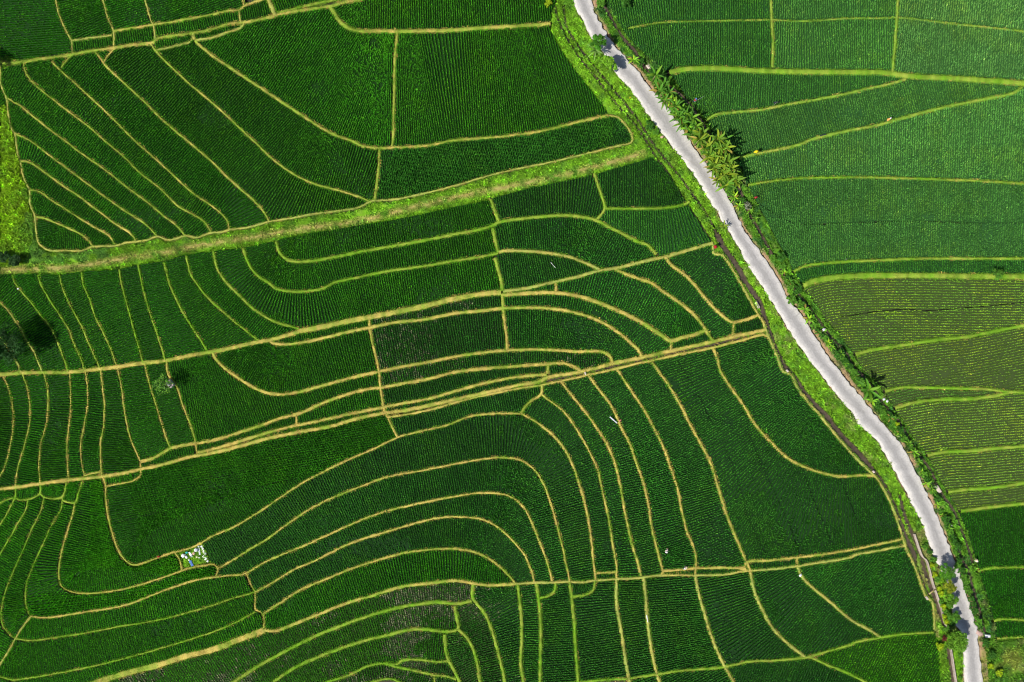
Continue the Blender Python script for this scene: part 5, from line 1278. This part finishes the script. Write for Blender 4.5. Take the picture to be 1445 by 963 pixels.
sheet((267.8, 791.8), (271.4, 799.2), .5, BLUEC, 'blue sack lying apart at the bottom of the clearing', .25, name='blue_sack', cat='sack')
sack(222.8, 786.2, .5, .32, .28, REDC, 'red bag lying on the straw bund left of the sack clearing', .3, .3)
# loose white things in the fields and on the verges
sheet((860.8, 588.6), (871.0, 597.4), .25, GREYC, 'long white sheet lying in the yellowish rice beside a straw bund', .12, .55)
sack(875.3, 593.8, .5, .34, .3, plain('salmon_cloth', (.62, .25, .18), .8, .2), 'salmon red bag on the straw bund next to the long white sheet', .4, .3)
sheet((777.2, 370.3), (784.0, 378.2), .07, WHITEC, 'thin white strip lying in the lens-shaped paddy', .1, .55, 'plastic_strip', 'strip')
sheet((912.6, 868.6), (914.6, 879.0), .2, WHITEC, 'white strip lying on the pale bund at the lower centre', .06, .33, 'plastic_strip', 'strip')
sheet((1157.5, 191.5), (1166.5, 189.2), .22, DARKC, 'dark plastic strip lying over the slanting bund right of the road', .12, .5, 'plastic_strip', 'strip')
sack(1130.2, 812.8, .6, .42, .35, WHITEC, 'white bag on the pale bund below the small cross bund', .9, .3)
sack(889.8, 137.6, .32, .26, .2, YELC, 'small yellow bag in the grass left of the road', .3, .3)
sack(24.2, 407.6, .36, .3, .2, WHITEC, 'small white bag on a green bund near the left edge', .3, .3)
sack(1163.0, 465.5, .62, .55, .4, WHITEC, 'white bag at the ditch below two lone banana plants', .5, .2)
sack(1248.2, 564.0, .55, .4, .35, WHITEC, 'left one of two white sacks by the large lone banana plant', .2, .25)
sack(1253.0, 566.6, .5, .42, .35, WHITEC, 'right one of two white sacks by the large lone banana plant', 1.2, .25)
sack(1343.6, 742.4, .3, .28, .22, WHITEC, 'small white bag in the black ditch on the right', .2, 0)
sack(934.5, 193.0, .6, .5, .3, TANC, 'brownish heap of rubbish at the left road edge below the bushes', .4, .25, 'rubbish_heap', 'rubbish')

def block(px, py, sx, sy, sz, rz, mat, label, name='concrete_slab', cat='slab', z=-.1):
    V, Q, T = box(sx, sy, sz, np.random.default_rng(int(px)), .02)
    return tag(link(name, mesh_np(name, V, Q, T, mats=(mat,)), None, at(px, py, z, z+sz), rz), label, cat)
block(1069.5, 430.5, 1.35, .55, .42, -1.05, CONC, 'concrete slab lying over the brown roadside ditch near the middle ditch')
block(1325.2, 691.3, 1.5, .75, .40, -1.0, CONC, 'concrete slab in the muddy ditch right of the road')
block(917.5, 95.0, 1.7, .7, .40, -.85, CONC, 'grey concrete slab across the dark ditch above the banana row')
block(1395.5, 899.0, .95, .5, .75, 0, WHITEC, 'white concrete block at the end of the pink apron, right verge', 'concrete_block', 'block')
block(1383.5, 895.2, 1.5, .75, .40, -.5, plain('pink_concrete', (.55, .38, .33), .9, .2, 6), 'pinkish concrete apron between road and white block')
block(1112.0, 523.6, .55, .35, .5, -.8, CONC, 'small pale sluice gate in the roadside ditch at the bend', 'sluice_gate', 'sluice')
block(1234.0, 666.5, .5, .35, .5, -.9, CONC, 'small pale sluice gate where the long curved bund meets the ditch', 'sluice_gate', 'sluice')
block(1309.2, 845.2, .7, .45, .55, -1.0, CONC, 'pale sluice block at the lower end of the roadside ditch', 'sluice_gate', 'sluice')
block(826.3, 527.4, .3, .6, .42, .2, CONC, 'small pale sluice block across the brown middle ditch', 'sluice_gate', 'sluice')
o = link('bamboo_plank', mesh_np('bamboo_plank', *join([tube([(-.85, y, .03), (.85, y, .03)], (.035, .035), 6) for y in (-.08, 0, .08)]), mats=(BAMBOO,)), None, at(1316.5, 835.8, .5, .5), .62)
tag(o, 'yellow bamboo plank bridging the dark wall ditch', 'plank')
# stone retaining edge right of the upper road
rs = np.random.default_rng(77)

# grey shrine under the light tree
sh = empty('stone_shrine', at(241.5, 541.5, .05), -.93); tag(sh, 'small grey stone shrine under the light leaved tree on the bund', 'shrine')
link('plinth', mesh_np('plinth', *box(1.5, 1.0, .5, None, 0, .06), mats=(STONE,)), sh)
link('wall', mesh_np('wall', *join([moved(box(1.4, .12, .45), (0, .42, .5)), moved(box(1.4, .12, .45), (0, -.42, .5)), moved(box(.12, .7, .45), (-.64, 0, .5)), moved(box(.12, .7, .45), (.64, 0, .5))]), mats=(CONC,)), sh)
link('pillar', mesh_np('pillar', *join([moved(box(.34, .34, .5), (.1, 0, .5)), moved(box(.5, .5, .12), (.1, 0, 1.0)), moved(box(.3, .3, .3), (.1, 0, 1.12))]), mats=(STONE,)), sh)
def pyramid(sx, sy, z0, z1):
    V = np.array([(-sx/2, -sy/2, z0), (sx/2, -sy/2, z0), (sx/2, sy/2, z0), (-sx/2, sy/2, z0), (0, 0, z1), (-sx/2, -sy/2, z0-.06), (sx/2, -sy/2, z0-.06), (sx/2, sy/2, z0-.06), (-sx/2, sy/2, z0-.06)], float)
    return V, np.array([(5, 6, 1, 0), (6, 7, 2, 1), (7, 8, 3, 2), (8, 5, 0, 3), (8, 7, 6, 5)]), np.array([(0, 1, 4), (1, 2, 4), (2, 3, 4), (3, 0, 4)])
link('roof', mesh_np('roof', *pyramid(.6, .6, 1.45, 1.8), mats=(STONE,)), sh)
# little red topped shrine by the roadside ditch
sh = empty('field_shrine', at(1010.2, 348.2, .1, 1.5), .5); tag(sh, 'small field shrine with red cloth top beside the roadside ditch', 'shrine')
link('post', mesh_np('post', *join([tube([(0, 0, -.1), (0, 0, 1.1)], (.06, .05), 7), moved(box(.36, .36, .28), (0, 0, 1.05))]), mats=(GREYWOOD,)), sh)
link('roof', mesh_np('roof', *pyramid(.66, .66, 1.36, 1.64), mats=(REDC,)), sh)

def drape(r, h, z, seed, seg=14):
    """hanging cloth: a ragged flared skirt with a closed top"""
    rs = np.random.default_rng(seed); V = []
    rows = [(.12, 0), (.45, .12), (.75, .45), (1.0, 1.0)]
    for f, d in rows:
        for k in range(seg):
            a = 2*math.pi*k/seg; q = r*f*(1+.18*math.sin(a*4+seed)*d+rs.uniform(-.05, .05)); V.append((q*math.cos(a), q*.62*math.sin(a), z-h*d*(1+rs.uniform(-.1, .1))))
    V.append((0, 0, z+.02)); c = len(V)-1
    Q = [(i*seg+k, (i+1)*seg+k, (i+1)*seg+(k+1) % seg, i*seg+(k+1) % seg) for i in range(3) for k in range(seg)]
    return np.array(V), np.array(Q), np.array([(c, k, (k+1) % seg) for k in range(seg)])
def scarecrow(base, ph, mat, label, arm=.9, rz=.4, r=.36, hc=.55, head=None, lean=(0, 0)):
    e = empty('scarecrow', at(base[0], base[1], .05), rz); tag(e, label, 'scarecrow')
    link('pole', mesh_np('pole', *tube([(0, 0, -.3), (lean[0]*.5, lean[1]*.5, ph*.5), (lean[0], lean[1], ph)], (.035, .03, .025), 7), mats=(GREYWOOD,)), e)
    if arm: link('crossbar', mesh_np('crossbar', *tube([(lean[0]-arm/2, lean[1], ph-.12), (lean[0]+arm/2, lean[1], ph-.08)], (.025, .02), 6), mats=(GREYWOOD,)), e)
    if mat: link('cloth', mesh_np('cloth', *moved(drape(r, hc, ph, int(base[0])), (lean[0], lean[1], 0)), mats=(mat,)), e)
    if head: link('head', sack_mesh('head', .3, .28, .3, head, 3), e, (lean[0], lean[1], ph))
    return e
scarecrow((1250.2, 171.0), 1.9, ORAC, 'scarecrow in orange cloth beside the slanting bund, far right', .8, .6, .42, .6, WHITEC)
scarecrow((1064.5, 218.0), 2.7, YELC, 'scarecrow of one tall pole with a yellow cloth, by the dense banana clump', 0, .3, .46, .5, None, (-.25, .1))
e = scarecrow((1090.8, 149.6), 2.6, None, 'bare tall pole with a dark plastic crosspiece on the bund right of the road', 1.0, .1, .3, .4)
link('plastic_flap', sheet_mesh('plastic_flap', .7, .3, .1, DARKC, 4), e, (-.35, 0, 2.45), .2)
scarecrow((1065.4, 279.6), 1.3, REDC, 'scarecrow in dark red cloth where the paddy furrow meets the right verge', .6, .2, .36, .5, None)
scarecrow((1193.6, 365.0), 1.5, None, 'thin bare pole leaning in the rice above the green bund, right side', .5, 1.0, .3, .4, None, (-.5, .2))

# ------------------------------------------------------------------ people
def skinned(name, verts, edges, radii, mat, parent, root=0, sub=1):
    me = bpy.data.meshes.new('tmp'); me.from_pydata([tuple(v) for v in verts], edges, [])
    o = bpy.data.objects.new('tmp', me); COL.objects.link(o)
    md = o.modifiers.new('skin', 'SKIN'); md.use_smooth_shade = True
    for i, r in enumerate(radii):
        d = me.skin_vertices[0].data[i]; d.radius = (r, r); d.use_root = (i == root)
    s = o.modifiers.new('sub', 'SUBSURF'); s.levels = sub; s.render_levels = sub
    bpy.context.view_layer.update()
    dg = bpy.context.evaluated_depsgraph_get()
    m2 = bpy.data.meshes.new_from_object(o.evaluated_get(dg)); m2.name = name; m2.materials.clear(); m2.materials.append(mat)
    bpy.data.objects.remove(o); bpy.data.meshes.remove(me)
    return link(name, m2, parent)
def person(px, py, z, rz, bend, shirt, trousers, hat, label, h=1.6, grip=None, reach=.35, hat_r=.27):
    e = empty('person', at(px, py, z, .8), rz, h/1.7); tag(e, label, 'person')
    sb, cb = math.sin(bend), math.cos(bend)
    def tor(u, w=0., f=0.): return np.array([w, sb*u+cb*f, .88+cb*u-sb*f])     # along the spine
    hip, waist, chest, neck, hd = tor(0), tor(.22), tor(.42), tor(.56), tor(.70, 0, .03)
    V = [hip, waist, chest, neck, hd+np.array([0, .02, .0]), tor(.80, 0, .03)]; R = [.12, .115, .125, .05, .085, .07]; E = [(0, 1), (1, 2), (2, 3), (3, 4), (4, 5)]
    arms = []
    for s in (-1, 1):
        i = len(V); sh_ = tor(.47, .19*s)
        el = sh_+np.array([.06*s, reach*.45, -.24]); wr = el+np.array([-.03*s, reach*.5+.05, -.18])
        V += [sh_, el, wr]; R += [.055, .042, .03]; E += [(2, i), (i, i+1), (i+1, i+2)]; arms.append((sh_, el, wr))
        d = (wr-el)/np.linalg.norm(wr-el); q = np.array([1., 0, 0])
        pi = len(V); V.append(wr+d*.07); R.append(.03); E.append((i+2, pi))
        for f_, (off, ln) in enumerate(((-.028, .07), (-.01, .085), (.01, .08), (.028, .06))):
            a1 = wr+d*.09+q*off; a2 = a1+d*ln*.6+np.array([0, 0, -.02]); k = len(V); V += [a1, a2]; R += [.011, .009]; E += [(pi, k), (k, k+1)]
        t1 = wr+d*.05-q*.045*s; k = len(V); V += [t1, t1+d*.04]; R += [.012, .01]; E += [(pi, k), (k, k+1)]
    legs = []
    for s in (-1, 1):
        i = len(V); a = np.array([.09*s, -.02, .82]); b = np.array([.10*s, .03+.05*s, .45]); c = np.array([.10*s, -.02+.08*s, .08]); f = c+np.array([.01*s, .14, -.05])
        V += [a, b, c, f]; R += [.085, .06, .042, .035]; E += [(0, i), (i, i+1), (i+1, i+2), (i+2, i+3)]; legs.append((a, b, c))
    skinned('body', V, E, R, SKIN, e)
    V = [waist-(waist-hip)*.6, waist, chest, tor(.50)]; R = [.15, .145, .155, .09]; E = [(0, 1), (1, 2), (2, 3)]
    for sh_, el, wr in arms:
        i = len(V); V += [sh_, el*.9+sh_*.1, el*.3+wr*.7]; R += [.075, .062, .05]; E += [(2, i), (i, i+1), (i+1, i+2)]
    skinned('shirt', V, E, R, shirt, e)
    V = [hip, hip+np.array([0, 0, -.06])]; R = [.145, .13]; E = [(0, 1)]
    for a, b, c in legs:
        i = len(V); V += [a, b, c*.8+b*.2]; R += [.105, .085, .065]; E += [(1, i), (i, i+1), (i+1, i+2)]
    skinned('trousers', V, E, R, trousers, e)
    # face and hat
    fc = hd+np.array([0, .095*cb+.02, -.095*sb]); parts = [tube([fc-np.array([0, .02, .0]), fc+np.array([0, .025, -.02])], (.018, .012), 6)]
    link('nose', mesh_np('nose', *parts[0], mats=(SKIN,)), e)
    hv = []; seg = 18
    for rr, zz in ((.015, .16), (.09, .10), (hat_r*.75, .03), (hat_r, -.03)):
        hv += [(rr*math.cos(2*math.pi*k/seg), rr*math.sin(2*math.pi*k/seg), zz) for k in range(seg)]
    hq = [(i*seg+k, (i+1)*seg+k, (i+1)*seg+(k+1) % seg, i*seg+(k+1) % seg) for i in range(3) for k in range(seg)]
    ho = link('hat', mesh_np('hat', np.array(hv), np.array(hq), mats=(hat,)), e, tuple(tor(.84, 0, .03))); ho.rotation_euler = (-bend*.8, 0, 0)
    if grip:
        tag(link('long_pole', mesh_np('long_pole', *tube([(-.9, 0, -.1), (0, 0, 0), (1.3, 0, .25)], (.02, .022, .014), 6), mats=(GREYC,)), None, grip[0], grip[1]), grip[2], 'pole')
    return e
person(942.7, 775.3, .0, 2.6, 1.05, PINKC, TANC, WHITEC, 'person in pale clothes and white hat bending in a rice strip', reach=.3)
person(965.2, 803.4, .3, -.7, .9, WHITEC, TEALC, STRAWC, 'person in white shirt and turquoise trousers bending on the straw bund', reach=.3)
hx, hy, _ = at(982, 141.5, 0, 1)
person(979.8, 142.3, .2, -.9, .35, REDC, NAVYC, BLUEC, 'person in red shirt and blue hat holding a long pole by the bananas', grip=((hx+.55, hy+.2, 1.0), .5, 'long pale pole held by the red-shirted person'), hat_r=.2)
person(1381.0, 793.6, .0, .9, 1.0, WHITEC, TANC, STRAWC, 'person in white shirt bending at the edge of the dark right paddy', reach=.35)
# ------------------------------------------------------------------ camera, sun, sky
cam = bpy.data.cameras.new('camera'); co = bpy.data.objects.new('camera', cam); COL.objects.link(co)
CH = 150.0
co.location = (0, 0, CH+.25); cam.sensor_width = 36; cam.lens = 36*CH/(1445*K); cam.clip_end = 3000
sc.camera = co
EL, AZ = math.radians(51), math.radians(211)     # sun stands in the lower left of the picture
sd = (math.cos(EL)*math.cos(AZ), math.cos(EL)*math.sin(AZ), math.sin(EL))
sun = bpy.data.lights.new('sun', 'SUN'); sun.energy = 4.2; sun.angle = math.radians(.5); sun.color = (1, .95, .86)
so = bpy.data.objects.new('sun', sun); COL.objects.link(so)
from mathutils import Vector
so.rotation_euler = Vector(sd).to_track_quat('Z', 'Y').to_euler()
so.location = (0, 0, 60)
w = bpy.data.worlds.new('World'); sc.world = w; w.use_nodes = True
nt = w.node_tree; nt.nodes.clear()
sky = nt.nodes.new('ShaderNodeTexSky'); sky.sky_type = 'NISHITA'; sky.sun_disc = False
sky.sun_elevation = EL; sky.sun_rotation = math.pi/2-AZ
bg = nt.nodes.new('ShaderNodeBackground'); bg.inputs['Strength'].default_value = .07
ou = nt.nodes.new('ShaderNodeOutputWorld'); nt.links.new(sky.outputs[0], bg.inputs[0]); nt.links.new(bg.outputs[0], ou.inputs[0])
vs = sc.view_settings; vs.view_transform = 'Standard'; vs.look = 'None'; vs.gamma = 1; vs.exposure = .28; vs.use_curve_mapping = False
sc.render.engine = 'CYCLES'
sc.cycles.pixel_filter_type = 'BLACKMAN_HARRIS'; sc.cycles.filter_width = 1.1
